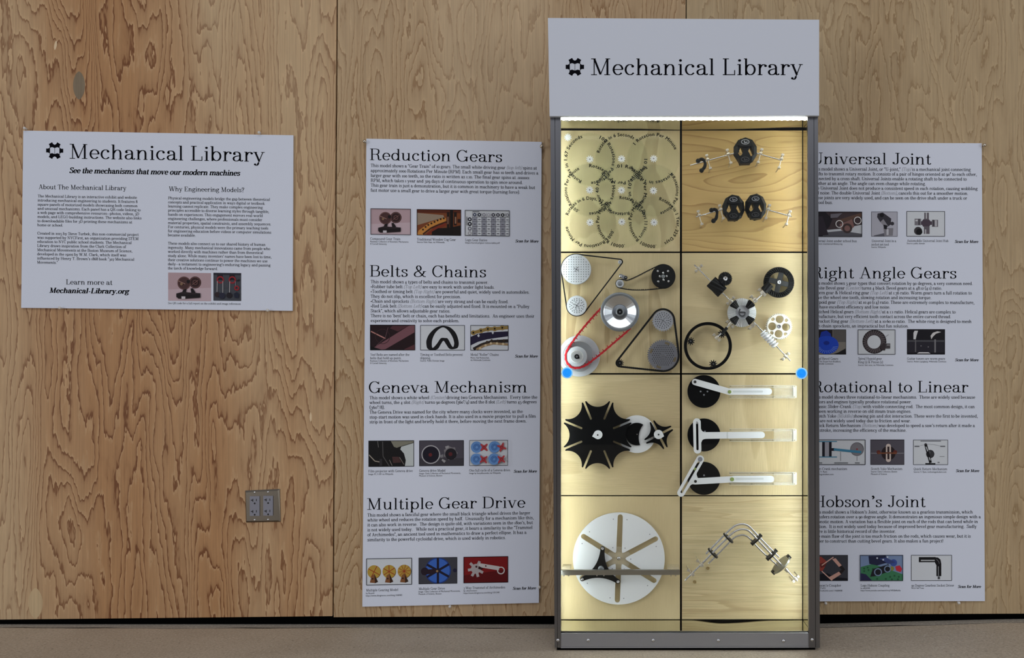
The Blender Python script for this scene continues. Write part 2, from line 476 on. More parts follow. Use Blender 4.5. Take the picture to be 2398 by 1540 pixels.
G_('t', 42, 'v 18 12 66; d 16 66 20 86 0; v 18.5 60 78; c 18 14 21 4 30 2 38 10; h 4 34 63.5')
G_('u', 74, 'v 16 20 66; s 16 66 11 0; c 16 22 20 8 31 2.5 44 8 55 22; v 55 0 66; s 55 66 11 0; s 55 0 0 12')
G_('v', 66, 'd 12 65 33 0 1; d 54 65 33 0 0; s 12 66 11 11; s 54 66 10 10')
G_('w', 98, 'd 12 65 30 0 1; d 49 65 30 0 0; d 48 65 67 0 1; d 86 65 67 0 0; s 12 66 11 11; s 49 66 10 8; s 86 66 10 10')
G_('x', 66, 'd 13 65 53 2 1; d 53 65 13 2 0; s 13 66 10 11; s 53 66 11 9; s 13 0 9 10; s 53 0 11 10')
G_('y', 66, 'd 12 65 34 2 1; d 54 65 28 -12 0; c 30 -8 23 -23 13 -25; b 11 -19 6.5; s 12 66 11 11; s 54 66 10 10')
G_('z', 58, 'h 9 49 63.5; h 9 50 2.5; d 46 62 12 3 1; d 10 65 10 50 0; d 49 1 49 17 0')
G_('A', 88, 'd 43 99 16 1 0; d 43 99 71 1 1; h 24 63 32; s 16 0 12 13; s 72 0 14 11')
G_('B', 82, 'v 20 0 100; h 6 50 97.5; h 20 52 53; h 6 52 2.5; c 48 97.5 64 90 65 75 60 59 48 53; c 50 53 68 46 71 28 66 9 50 2.5')
G_('C', 84, 'a 44 50 34 48.5 38 322; d 73 74 73 99 0; d 73 66 73 80 0')
G_('D', 90, 'v 20 0 100; h 6 44 97.5; h 6 44 2.5; c 42 97.5 66 90 77 70 78.5 50 77 30 66 10 42 2.5')
G_('E', 80, 'v 20 0 100; h 6 68 97.5; h 20 50 51; h 6 70 2.5; d 68 99 68 76 0; d 70 1 70 26 0; d 50 40 50 62 0')
G_('F', 74, 'v 20 0 100; h 6 66 97.5; h 20 50 50; s 20 0 14 18; d 66 99 66 76 0; d 50 39 50 61 0')
G_('G', 92, 'a 44 50 34 48.5 40 300; d 73 76 73 99 0; v 74 2 40; s 74 42 17 12; c 61 8 68 14 74 26')
G_('H', 98, 'v 20 0 100; v 78 0 100; h 20 78 51; s 20 0 14 14; s 78 0 14 14; s 20 100 14 14; s 78 100 14 14')
G_('I', 42, 'v 21 0 100; s 21 0 15 15; s 21 100 15 15')
G_('J', 62, 'v 43 20 100; s 43 100 17 14; c 43 24 40 9 28 2.5 16 5; b 14 13 8')
G_('K', 90, 'v 20 0 100; s 20 0 14 14; s 20 100 14 14; d 24 38 68 97 0; d 40 60 74 2 1; s 68 100 12 12; s 75 0 13 11')
G_('L', 74, 'v 20 0 100; s 20 100 14 17; h 6 66 2.5; d 66 0 66 30 0')
G_('M', 112, 'd 22 99 54 4 1; d 88 99 54 4 0; d 22 98 22 2 0; v 89 0 100; s 20 100 14 6; s 89 100 6 14; s 22 0 16 14; s 89 0 16 14')
G_('N', 94, 'd 20 99 74 2 1; d 20 98 20 2 0; d 74 98 74 2 0; s 18 100 12 6; s 74 100 14 13; s 20 0 14 14')
G_('O', 92, 'o 46 50 36 48.5')
G_('P', 78, 'v 20 0 100; h 6 46 97.5; h 20 46 46; c 46 97.5 64 90 67 72 64 54 46 46; s 20 0 14 16')
G_('Q', 92, 'o 46 50 36 48.5; c 34 14 46 18 54 0 64 -12 78 -8')
G_('R', 88, 'v 20 0 100; h 6 48 97.5; h 20 50 51; c 47 97.5 63 91 66 74 62 57 47 51; s 20 0 14 15; c 48 51 60 45 64 28 66 8 74 1.5 84 9')
G_('S', 70, 'c 58 76 52 92 36 97.5 18 92 13 76 21 62 38 53 54 43 60 27 53 9 36 2.5 18 8 11 24; d 60 72 60 99 0; d 10 28 10 1 0')
G_('T', 80, 'v 40 0 100; h 8 72 97.5; s 40 0 15 15; d 8 99 8 74 0; d 72 99 72 74 0')
G_('U', 92, 'v 20 30 100; s 20 100 14 14; d 75 98 75 30 0; s 75 100 14 12; c 20 32 24 10 46 2.5 68 9 75 32')
G_('V', 84, 'd 14 98 43 0 1; d 72 98 43 0 0; s 14 100 11 13; s 72 100 13 10')
G_('W', 122, 'd 14 98 38 0 1; d 64 98 38 0 0; d 60 98 84 0 1; d 110 98 84 0 0; s 14 100 11 13; s 62 100 12 12; s 110 100 13 10')
G_('X', 84, 'd 16 98 68 2 1; d 68 98 16 2 0; s 16 100 11 12; s 68 100 12 10; s 16 0 10 12; s 68 0 13 11')
G_('Y', 82, 'd 14 98 42 48 1; d 70 98 42 48 0; v 41 0 50; s 14 100 11 12; s 70 100 12 10; s 41 0 14 14')
G_('Z', 74, 'h 10 64 97.5; h 9 66 2.5; d 62 96 12 4 1; d 11 99 11 76 0; d 66 1 66 26 0')
G_('0', 60, 'o 30 33 22 30.5'); G_('1', 40, 'v 20 0 66; s 20 66 11 0; s 20 0 12 12')
G_('2', 54, 'c 10 48 14 60 27 63.5 40 58 42 46 34 32 20 18 9 3; h 9 46 3; d 46 1 46 16 0; b 13 49 6')
G_('3', 54, 'c 10 54 18 63 30 62 40 52 36 38 22 33; c 22 33 40 28 44 10 38 -14 22 -24 8 -18; b 10 -13 6')
G_('4', 60, 'd 36 66 8 4 0; h 6 54 4; v 37 -28 66'); G_('5', 52, 'h 14 44 63; d 15 64 13 32 0; c 13 32 28 36 42 26 43 4 32 -18 16 -24 8 -18; b 10 -13 6')
G_('6', 60, 'o 31 30 21 28; c 48 92 26 84 12 62 10 34'); G_('7', 52, 'h 8 46 63; d 46 64 22 -26 1; d 9 65 9 46 0')
G_('8', 60, 'o 30 74 17 22; o 30 26 21 25'); G_('9', 60, 'o 29 36 21 28; c 12 -26 34 -18 48 4 50 32')
G_('&', 98, 'c 78 48 70 26 54 8 36 2 18 6 11 22 20 40 40 52 54 64 54 84 44 96 32 94 26 80 32 62 48 40 66 16 80 3 90 4; s 78 50 10 14')
G_("'", 26, 'd 13 98 12 72 1'); G_('\u2019', 30, 'b 15 92 8; c 20 92 20 80 10 70'); G_('"', 40, 'd 13 98 12 74 1; d 28 98 27 74 1')
G_('.', 30, 'b 14 6 8'); G_(',', 30, 'b 14 6 8; c 19 6 19 -6 9 -15'); G_(':', 30, 'b 14 6 7; b 14 54 7'); G_(';', 30, 'b 14 6 7; b 14 54 7; c 18 6 18 -6 9 -14')
G_('!', 32, 'd 16 99 16 30 1; b 16 6 8'); G_('?', 52, 'c 10 78 14 94 28 97.5 42 90 43 74 32 58 25 46 25 30; b 12 78 7; b 25 6 8')
G_('-', 44, 'h 8 36 33; h 8 36 30'); G_('\u2014', 100, 'h 2 98 33'); G_('/', 46, 'd 40 104 6 -10 0'); G_('\u00b0', 34, 'o 17 84 10 12')
G_('(', 36, 'c 31 108 16 88 10 46 16 4 31 -18'); G_(')', 36, 'c 5 108 20 88 26 46 20 4 5 -18'); G_('\u2022', 40, 'b 19 36 17'); G_(' ', 32, '')
GL['\u201c'] = GL['\u201d'] = GL['"']
CACHE = {}
def glyph(ch, T, t, seg):
    key = (ch, T, t, seg)
    if key in CACHE: return CACHE[key]
    adv, st = GL.get(ch, GL['o']); V = []; Fc = []
    def quad(a): o = len(V); V.extend(a); Fc.append(tuple(range(o, o + len(a))))
    def stroke(P, closed=False, fixed=None):
        nm = normals2(P, closed); o = len(V); n = len(P)
        for (x, y), (a, b) in zip(P, nm):
            h = (fixed if fixed else t + (T - t) * abs(a) ** 1.4) / 2
            V.extend([(x + a * h, y + b * h), (x - a * h, y - b * h)])
        for i in range(n if closed else n - 1):
            j = (i + 1) % n
            Fc.append((o + 2 * i, o + 2 * j, o + 2 * j + 1, o + 2 * i + 1))
    for k, p in st:
        if k == 'v': x, y0, y1 = p; quad([(x - T / 2, y0), (x + T / 2, y0), (x + T / 2, y1), (x - T / 2, y1)])
        elif k == 'h': x0, x1, y = p; quad([(x0, y - t / 2), (x1, y - t / 2), (x1, y + t / 2), (x0, y + t / 2)])
        elif k == 'd':
            x0, y0, x1, y1, f = p; h = (T if f else t) / 2 * (1.06 if abs(x1 - x0) > 3 else 1)
            if abs(x1 - x0) < abs(y1 - y0): quad([(x0 - h, y0), (x0 + h, y0), (x1 + h, y1), (x1 - h, y1)])
            else: quad([(x0, y0 - h), (x0, y0 + h), (x1, y1 + h), (x1, y1 - h)])
        elif k == 'c': stroke(catmull([(p[i], p[i + 1]) for i in range(0, len(p), 2)], max(2, seg // 2)))
        elif k == 'o': stroke([(p[0] + p[2] * math.cos(2 * math.pi * i / (seg * 5)), p[1] + p[3] * math.sin(2 * math.pi * i / (seg * 5))) for i in range(seg * 5)], True)
        elif k == 'a':
            a0, a1 = math.radians(p[4]), math.radians(p[5]); m = seg * 4
            stroke([(p[0] + p[2] * math.cos(a0 + (a1 - a0) * i / m), p[1] + p[3] * math.sin(a0 + (a1 - a0) * i / m)) for i in range(m + 1)])
        elif k == 'b':
            r = max(p[2], T * .52); m = max(6, seg * 2)
            quad([(p[0] + r * math.cos(2 * math.pi * i / m), p[1] + r * math.sin(2 * math.pi * i / m)) for i in range(m)])
        elif k == 's':
            x, y, l, r = p; e = t if y <= 0 else -t; h = T / 2
            l = l if not l else max(l, h + 5); r = r if not r else max(r, h + 5)
            quad([(x - max(l, h), y), (x + max(r, h), y), (x + max(r, h), y + e), (x - max(l, h), y + e)])
    CACHE[key] = (adv, V, Fc)
    return CACHE[key]
SANS = {}
def sans(ch, bold):
    """glyph of Blender's built-in sans, cap height scaled to 100"""
    key = (ch, bold)
    if key in SANS: return SANS[key]
    def outline(txt):
        c = bpy.data.curves.new('glyph', 'FONT'); c.body = txt; c.size = 137.0; c.resolution_u = 2; c.offset = 0.0
        o = bpy.data.objects.new('glyph', c); COL.objects.link(o)
        dg = bpy.context.evaluated_depsgraph_get(); dg.update(); e = o.evaluated_get(dg); me = e.to_mesh()
        V = [(v.co.x, v.co.y) for v in me.vertices]; Q = [tuple(p.vertices) for p in me.polygons]
        e.to_mesh_clear(); bpy.data.objects.remove(o); bpy.data.curves.remove(c)
        return V, Q
    if '|' not in SANS:
        V, _ = outline('||'); SANS['|'] = max(x for x, y in V)
    V, Q = outline('|' + ch + '|') if ch == ' ' else outline(ch)
    W, _ = outline('|' + ch + '|')
    adv = max(x for x, y in W) - SANS['|']
    if bold:                                            # heavier: the outline laid down five times, slightly apart
        n = len(V); sh = ((-4, 0), (4, 0), (0, 3), (0, -3), (0, 0))
        V, Q = [(x + a, y + b) for a, b in sh for x, y in V], [tuple(i + n * k for i in q) for k in range(5) for q in Q]
        adv += 5
    SANS[key] = (adv, [] if ch == ' ' else V, [] if ch == ' ' else Q)
    return SANS[key]
STYLE = {'title': (10, 4.6, 8, 0), 'head': (12, 6, 5, 0), 'body': (14, 7, 3, 0), 'cap': (12, 6, 2, 0), 'bold': (21, 9, 4, .2), 'sub': (21, 9, 5, .2), 'grey': (9, 5, 3, .25)}
def setline(mb, txt, x0, x1, cap, place, style='body', greymat=1):
    """one line of lettering stretched from x0 to x1; place(dx, dy) gives the 3D point"""
    runs = []; g = False
    for ch in txt:
        if ch == '{': g = True
        elif ch == '}': g = False
        else: runs.append((ch, g))
    get = []
    for ch, g in runs:
        if style in ('sans', 'sansb'): get.append((sans(ch, style == 'sansb'), g, 0))
        else:
            T, t, sg, sh = STYLE['grey' if g else style]; get.append((glyph(ch, T, t, sg), g, sh))
    tot = sum(q[0][0] for q in get) - 8
    s = cap / 100; kx = (x1 - x0) / tot
    cur = -4.0
    for (adv, V, Q), g, sh in get:
        if V: mb.add([place((cur + x + y * sh) * kx, y * s) for x, y in V], Q, greymat if g else 0)
        cur += adv
def setwords(txt, x0, x1, cap, place, name, parent):
    """a heading, every word a mesh of its own"""
    T, t, sg, sh = STYLE['title']
    tot = sum(glyph(ch, T, t, sg)[0] for ch in txt) - 8; kx = (x1 - x0) / tot; s = cap / 100; cur = -4.0
    for wd_ in txt.split(' '):
        mb = MB()
        for ch in wd_:
            adv, V, Q = glyph(ch, T, t, sg)
            mb.add([place((cur + x) * kx, y * s) for x, y in V], Q); cur += adv
        cur += glyph(' ', T, t, sg)[0]
        mb.build(name, ink, parent)

# ------------------------------------------------------------------ room shell
HEADZ = 3.4
def zpx(py, Y): return CH - (py - PY) * Y / F
def xpx(px, Y): return (px - PX) * Y / F
mb = MB(); box(mb, -5, 5, YW + .045, YW + .08, -.05, HEADZ)
wall = mb.build('wall_back', gap_black, kind='structure', origin=(0, YW + .045, 0))
# plywood sheets: top left x, bottom left x, top right x, bottom right x, bottom edge left/right y
def sheet(x0t, x0b, x1t, x1b, yb0, yb1, mat):
    mb = MB(); d = 1 if x1t < 3000 else 1
    a = wl(x0t, 0); b = wl(x0b, yb0); c = wl(x1b, yb1); e = wl(x1t, 0)
    up = HEADZ - a[2]; h0 = a[2] - b[2]; h1 = e[2] - c[2]
    q = [(a[0] + (a[0] - b[0]) * up / h0, HEADZ), (b[0], b[2]), (c[0], c[2]), (e[0] + (e[0] - c[0]) * up / h1, HEADZ)]
    prism(mb, q, None, YW + .018, YW)
    return mb.build('plywood_sheet', mat, wall, bevel=.0006)
sheet(-850, -852, -31, -36, 1456, 1450.5, ply_m)
s0 = None
s1 = sheet(-28, -33, 788, 778.2, 1450.5, 1442.0, ply_l)
s2 = sheet(791.2, 781.4, 1605.8, 1601, 1444.5, 1439.5, ply_m)
s3 = sheet(1608, 1603.5, 2425, 2422, 1439.5, 1436, ply_r)
sheet(2428, 2425, 3245, 3245, 1436, 1432, ply_m)
def patch(sh, cx, cy, a, b, m, tilt=0.0):
    mb = MB(); P = []
    for i in range(28):
        t = 2 * math.pi * i / 28; u, v = a * math.copysign(abs(math.cos(t)) ** 1.3, math.cos(t)), b * math.sin(t)
        P.append(wl(cx + u + v * tilt, cy + v, .0004))
    prism(mb, [(p[0], p[2]) for p in P], None, YW + .004, YW - .0004); mb.build('veneer_patch', m, sh)
patch(s1, 185, 200, 14, 33, wood('patch_grey', 3.3, (150, 134, 112), (136, 120, 98), (110, 94, 74), (14, 14, 3), 5, .3))
patch(s1, 83, 1412, 17, 36, wood('patch_pale', 6.6, (206, 178, 138), (196, 164, 124), (160, 122, 84), (14, 14, 3), 5, .4))
patch(s1, 727.5, 976, 2.6, 11, pbr('filler_pale', (222, 196, 160), .7)); patch(s1, 130, 106, 3, 11, pbr('filler_pale', (222, 196, 160), .7), -.15)
# floor: slab, joint, strip along the wall
def ystrip(x, s): return 3.148 + .004 * math.sin(x * 5.1 + s) + .0025 * math.sin(x * 17 + s * 2) + .0012 * math.sin(x * 41)
xs = [-5 + i * .04 for i in range(251)]
def fz(x):                                          # the slab is not quite level
    u = min(1, max(0, (x - .42) / 1.1)); return .0195 * u * u * (3 - 2 * u)
def slab(ya, yb, drop, mats, name, org):
    mb = MB(); vs = []
    for x in xs:
        for y in (ya(x), yb(x)):
            for z in (fz(x) - drop, -.06): vs.append((x, y, z))
    n = len(xs); top = []; side = []
    for i in range(n - 1):
        p, q = i * 4, i * 4 + 4
        top.append((p, q, q + 2, p + 2)); side += [(p + 1, q + 1, q, p), (p + 2, q + 2, q + 3, p + 3)]
    mb.add(vs, top, 0); mb.add(vs, side, 1)
    return mb.build(name, mats, kind='structure', origin=org)
slab(lambda x: -6, lambda x: ystrip(x, 0), 0, [floor_mat, gap_black], 'floor', (0, 0, 0))
slab(lambda x: ystrip(x, 0) + .008 + .003 * math.sin(x * 9) + .002 * math.sin(x * 23), lambda x: 3.215, .001, [strip_mat, gap_black], 'trim_1', (0, 3.2, 0))
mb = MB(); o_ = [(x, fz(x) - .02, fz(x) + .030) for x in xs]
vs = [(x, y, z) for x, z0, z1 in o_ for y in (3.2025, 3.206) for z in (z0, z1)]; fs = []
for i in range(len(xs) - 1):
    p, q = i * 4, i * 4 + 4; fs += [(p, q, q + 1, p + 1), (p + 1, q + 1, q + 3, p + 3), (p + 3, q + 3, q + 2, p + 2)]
mb.add(vs, fs); mb.build('shade_strip', gap_black, kind='structure', origin=(0, 3.2, 0))  # black strip put in for the shade below the plywood edge
mb = MB(); box(mb, -5, 5, 3.0, 3.3, -.08, -.061); mb.build('trim_3', gap_black, kind='structure', origin=(0, 3.2, -.05))

# ------------------------------------------------------------------ posters
class Poster:
    def __init__(s, tl, tr, br, bl, label):
        s.c = (tl, tr, br, bl)
        mb = MB(); q = [wl(*p, .009) for p in (tl, bl, br, tr)]
        prism(mb, [(p[0], p[2]) for p in q], None, YW - .002, YW - .009, 0, 1)
        s.o = mb.build('information_poster', [paper, paper_edge], label=label, cat='poster')
        s.dy = .009 + .0004
    def slope(s, y):
        tl, tr, br, bl = s.c
        st = (tr[1] - tl[1]) / (tr[0] - tl[0]); sb = (br[1] - bl[1]) / (br[0] - bl[0])
        return st + (sb - st) * (y - tl[1]) / (bl[1] - tl[1])
    def place(s, x, y, lift=0.0):
        m = s.slope(y)
        return lambda dx, dy: wl(x + dx, y + dx * m - dy, s.dy + lift)
    def text(s, name, lines, style, cap, label=None):
        """lines: (text, x0, x1, baseline y at the left)"""
        mb = MB()
        for q in lines:
            t, x0, x1, y = q[:4]; st = q[4] if len(q) > 4 else style; cp = q[5] if len(q) > 5 else cap
            setline(mb, t, x0, x1, cp, s.place(x0, y), st)
        return mb.build(name, [ink, ink_grey], s.o, label=label)
    def words(s, name, txt, x0, x1, y, cap):
        return setwords(txt, x0, x1, cap, s.place(x0, y), name, s.o)
    def picture(s, x0, y0, x1, y1, bgc, ops, label, frame=True):
        """printed picture; ops are flat printed shapes in 0..100 x 0..100 of the picture"""
        mb = MB(); cols = []; w, h = x1 - x0, y1 - y0; m = s.slope(y0); asp = w / h; lift = [0.0]
        def mi(c):
            if c not in cols: cols.append(c)
            return cols.index(c)
        def put(pts, c):
            lift[0] += .00004
            lo, hi = (0, 100)
            pts = [(min(hi, max(lo, u)), min(hi, max(lo, v))) for u, v in pts]
            pt = [wl(x0 + u * w / 100, y0 + v * h / 100 + u * w / 100 * m, s.dy + lift[0]) for u, v in pts]
            tr = tessellate_polygon([[Vector((u, v, 0)) for u, v in pts]])
            mb.add(pt, tr, mi(c))
        put([(0, 0), (100, 0), (100, 100), (0, 100)], bgc)
        def line(c, wd, P):
            for (a, b), (d, e) in zip(P, P[1:]):
                b2, e2 = b / asp, e / asp; L = math.hypot(d - a, e2 - b2) or 1
                nx, ny = -(e2 - b2) / L * wd / 2, (d - a) / L * wd / 2
                put([(a + nx, b + ny * asp), (d + nx, e + ny * asp), (d - nx, e - ny * asp), (a - nx, b - ny * asp)], c)
        for op in ops:
            k, c = op[0], op[1]
            if k == 'r': put([(op[2], op[3]), (op[4], op[3]), (op[4], op[5]), (op[2], op[5])], c)
            elif k == 'p': put(op[2], c)
            elif k == 'c':
                ry = op[5] if len(op) > 5 else op[4]
                put([(op[2] + op[4] * math.cos(t * .2618), op[3] + ry * asp * math.sin(t * .2618)) for t in range(24)], c)
            elif k == 'l': line(c, op[2], op[3])
            elif k == 'k':
                P = [(op[2] + op[4] * math.cos(t * .2618), op[3] + op[4] * asp * math.sin(t * .2618)) for t in range(25)]
                line(c, op[5], P)
        if frame:
            e = 1.1; line((20, 20, 28), 1.2, [(e / 2, 1), (100 - e / 2, 1), (100 - e / 2, 99), (e / 2, 99), (e / 2, 1)])
        return mb.build('printed_picture', [pbr('print_%d_%d_%d' % c, c, .6, 0, .2) for c in cols], s.o, label=label)
    def emblem(s, cx, cy, r): return emblem(s.o, lambda x, y, l: wl(x, y, s.dy + l), cx, cy, r, s.slope(cy))
def emblem(parent, pl, cx, cy, r, m=0.0):
    """six toothed gear with an open book in the middle"""
    o = []
    for a in (0, 60, 120, 180, 240, 300):
        t = math.radians(a)
        for da, rr in ((-30, .66), (-16.5, .78), (-13, 1.0), (13, 1.0), (16.5, .78)):
            q = t + math.radians(da); o.append((r * rr * math.cos(q), r * rr * math.sin(q)))
    hole = [(-.54, -.32), (-.3, -.4), (0, -.3), (.3, -.4), (.54, -.32), (.54, .36), (.3, .29), (0, .39), (-.3, .29), (-.54, .36)]
    hole = [(x * r, y * r) for x, y in hole]
    mb = MB(); flat = o + hole
    tr = tessellate_polygon([[Vector((x, y, 0)) for x, y in l] for l in (o, hole)])
    mb.add([pl(cx + x, cy + y + x * m, 0) for x, y in flat], tr)
    mb.add([pl(cx + x, cy + y + x * m, 0) for x, y in ((-.02 * r, -.3 * r), (.02 * r, -.3 * r), (.02 * r, .4 * r), (-.02 * r, .4 * r))], [(0, 1, 2, 3)])
    return mb.build('emblem', ink, parent, label='black gear emblem with an open book')

# --- wide poster on the left
A = Poster((54.5, 305.5), (687, 316.5), (685, 727.5), (49.5, 720.5), 'wide white poster with the Mechanical Library heading, on the plywood left of the seam')
A.emblem(128, 352.5, 20.5)
A.words('heading_word', 'Mechanical Library', 162.3, 619, 371.2, 34.5)
A.text('subtitle', [('See the mechanisms that move our modern machines', 162.3, 561, 405)], 'sub', 13.2)
A.text('column_heading', [('About The Mechanical Library', 90.6, 295.6, 442.4)], 'head', 11)
A.text('column_heading', [('Why Engineering Models?', 395.7, 571.6, 447.2)], 'head', 11)
A.text('body_text', [(t, 88.4 - i * .1, x1, y) for i, (t, x1, y) in enumerate([
    ('The Mechanical Library is an interactive exhibit and website', 320.5, 461.9), ('introducing mechanical engineering to students. It features 8', 321.7, 471.6),
    ('square panels of motorized models showcasing both common', 322, 481.4), ('and unusual mechanisms. Each panel has a QR code linking to', 329, 491),
    ('a web page with comprehensive resources\u2014photos, videos, 3D', 325.5, 500.4), ('models, and LEGO building instructions. The website also links', 331, 510),
    ('to downloadable files for 3D printing these mechanisms at', 309.3, 519.9), ('home or school.', 147.5, 529.4),
    ('Created in 2025 by Steve Turbek, this non-commercial project', 324.4, 549), ('was supported by NYCFirst, an organization providing STEM', 324.4, 558.7),
    ('education to NYC public school students. The Mechanical', 308, 568.3), ('Library draws inspiration from the Clark Collection of', 294.8, 577.9),
    ('Mechanical Movements at the Boston Museum of Science,', 309.6, 587.7), ('developed in the 1920s by W.M. Clark, which itself was', 295.5, 597.5),
    ('influenced by Henry T. Brown\u2019s 1868 book "507 Mechanical', 314.2, 607.3), ('Movements."', 135, 616.9)])], 'body', 6.6)
A.text('body_text', [(t, 394 - i * .05, x1, y) for i, (t, x1, y) in enumerate([
    ('Physical engineering models bridge the gap between theoretical', 632, 466.5), ('concepts and practical application in ways digital or textbook', 620, 476),
    ('learning cannot replicate. They make complex engineering', 615, 485.5), ('principles accessible to diverse learning styles through tangible,', 630, 495),
    ('hands-on experiences. This engagement mirrors real-world', 615, 504.8), ('engineering challenges, where professionals must consider', 614, 514.5),
    ('material properties, spatial constraints, and assembly sequences.', 634.9, 524.3), ('For centuries, physical models were the primary teaching tools', 627.9, 534),
    ('for engineering education before videos or computer simulations', 634.9, 543.6), ('became available.', 458, 553),
    ('These models also connect us to our shared history of human', 621.6, 572.5), ('ingenuity. Many mechanical innovations came from people who', 632.5, 582.1),
    ('worked directly with machines rather than from theoretical', 616, 591.7), ('study alone. While many inventors\u2019 names have been lost to time,', 635.6, 601.4),
    ('their creative solutions continue to power the machines we use', 626.3, 611.1), ('daily\u2014a testament to engineering\u2019s enduring legacy and passing', 633.3, 620.8),
    ('the torch of knowledge forward.', 510, 630.6)])], 'body', 6.6)
A.text('web_address', [('Learn more at', 154.5, 262.8, 665.6, 'head', 12), ('Mechanical-Library.org', 115.1, 300.5, 685.4)], 'sub', 12.3)
A.text('picture_caption', [('See QR code for a full report on the exhibit and image references', 393.5, 563.5, 711.6)], 'cap', 4.8)
PINK, PINK2, UMB, DKB = (178, 152, 158), (190, 168, 176), (72, 46, 46), (24, 16, 20)
def gear_model(bg_):
    return [('p', PINK2, [(0, 60), (100, 52), (100, 100), (0, 100)]), ('c', (52, 32, 34), 63, 34, 14), ('c', UMB, 37, 37, 15.5), ('k', (104, 72, 70), 37, 37, 14, 1.5), ('k', (104, 72, 70), 63, 34, 12, 1.5),
            ('l', (140, 106, 98), 2, [(22, 28), (40, 40)]), ('c', (128, 100, 78), 31, 40, 3.2), ('c', DKB, 47, 31, 4), ('k', (120, 84, 80), 63, 34, 5, 1.2), ('l', (120, 84, 80), 1.4, [(56, 42), (70, 26)]),
            ('p', DKB, [(35, 60), (43, 56), (41, 72), (32, 72)]), ('p', DKB, [(52, 56), (57, 54), (64, 70), (54, 72)]), ('p', DKB, [(19, 74), (33, 68), (75, 72), (75, 88), (40, 92), (24, 92), (19, 86)]),
            ('p', (40, 30, 34), [(19, 74), (33, 68), (75, 72), (60, 77)]), ('r', (198, 190, 196), 31, 84, 40, 93)]
A.picture(393.8, 637.9, 494.3, 703.8, PINK, gear_model(0), 'picture of two brown gear wheels on a black stand', False)
RD = (148, 38, 48)
A.picture(499.6, 638.3, 564.8, 703.6, (66, 68, 76), [('r', (40, 38, 50), 0, 0, 100, 8), ('r', (28, 24, 34), 14, 6, 34, 26), ('r', (28, 24, 34), 58, 6, 77, 26), ('k', RD, 25, 25, 11, 5), ('k', RD, 68, 25, 11, 5),
    ('l', (188, 182, 184), 2, [(14, 30), (13, 75)]), ('l', (188, 182, 184), 2, [(34, 30), (34, 78)]), ('l', (188, 182, 184), 2, [(59, 30), (58, 76)]), ('l', (150, 140, 150), 1.5, [(79, 30), (80, 48)]),
    ('k', RD, 84, 54, 7, 5), ('c', (46, 34, 38), 14, 78, 9), ('c', (38, 38, 56), 31, 82, 11), ('c', (32, 26, 34), 57, 80, 10), ('p', (30, 34, 52), [(74, 74), (84, 68), (92, 76), (90, 90), (76, 88)]),
    ('l', (30, 28, 34), 5, [(84, 28), (94, 24)]), ('l', (80, 76, 84), 1, [(36, 52), (54, 51)])], 'picture of red pulleys and hanging weights', False)

# --- tall posters
def section(P, title, tx0, tx1, ty, lines, caps, scan, x0, cap=27):
    P.words('heading_word', title, tx0, tx1, ty, cap)
    P.text('body_text', [(t, x0, x1, y) for t, x1, y in lines], 'body', 7.7)
    for c in caps: P.text('picture_caption', [(t, a, b, y, 'sans' if s_ else 'cap', 4.0 if s_ else 5.9) for t, a, b, y, s_ in c], 'cap', 5.9)
    P.text('scan_note', [('Scan for More', *scan)], 'bold', 6.6)
B = Poster((858, 324.5), (1268.5, 332), (1262, 1411), (848.5, 1420), 'tall white poster left of the display case, topped by the Reduction Gears heading')
KIN = 'Reuleaux Collection of Kinematic Mechanisms'; COR = '\u00a9 Cornell University'
GL['\u00a9'] = GL['o']
section(B, 'Reduction Gears', 865.8, 1176, 374.6, [
    ('This model shows a "Gear Train" of 10 gears. The small white driving gear {(top left)} spins at', 1257, 390.8),
    ('approximately 1000 Rotations Per Minute (RPM). Each small gear has 10 teeth and drives a', 1260.5, 402.5),
    ('larger gear with 100 teeth, so the ratio is written as 1:10. The final gear spins at .000001', 1239.6, 414),
    ('RPM, which takes 1 year and 329 days of continuous operation to spin once around.', 1224, 425.6),
    ('This gear train is just a demonstration, but it is common in machinery to have a weak but', 1252.7, 437),
    ('fast motor use a small gear to drive a larger gear with great torque (turning force).', 1217.5, 448.6)],
    [[('Compound Gear Train', 867, 937.5, 561.4, 0), (KIN, 867, 956.7, 567, 1), (COR, 867, 905.5, 572.6, 1)],
     [('Traditional Wooden Cog Gear', 976.5, 1067.5, 562.8, 0), ('Source: Felix Haas, via Wikimedia', 976.5, 1041, 568.3, 1)],
     [('Lego Gear Ratios', 1089.5, 1140.9, 564.2, 0), ('https://sariel.pl/gear-ratios-table.pdf', 1089.5, 1169.9, 569.8, 1)]], (1206.8, 1260.3, 567.2), 868.2)
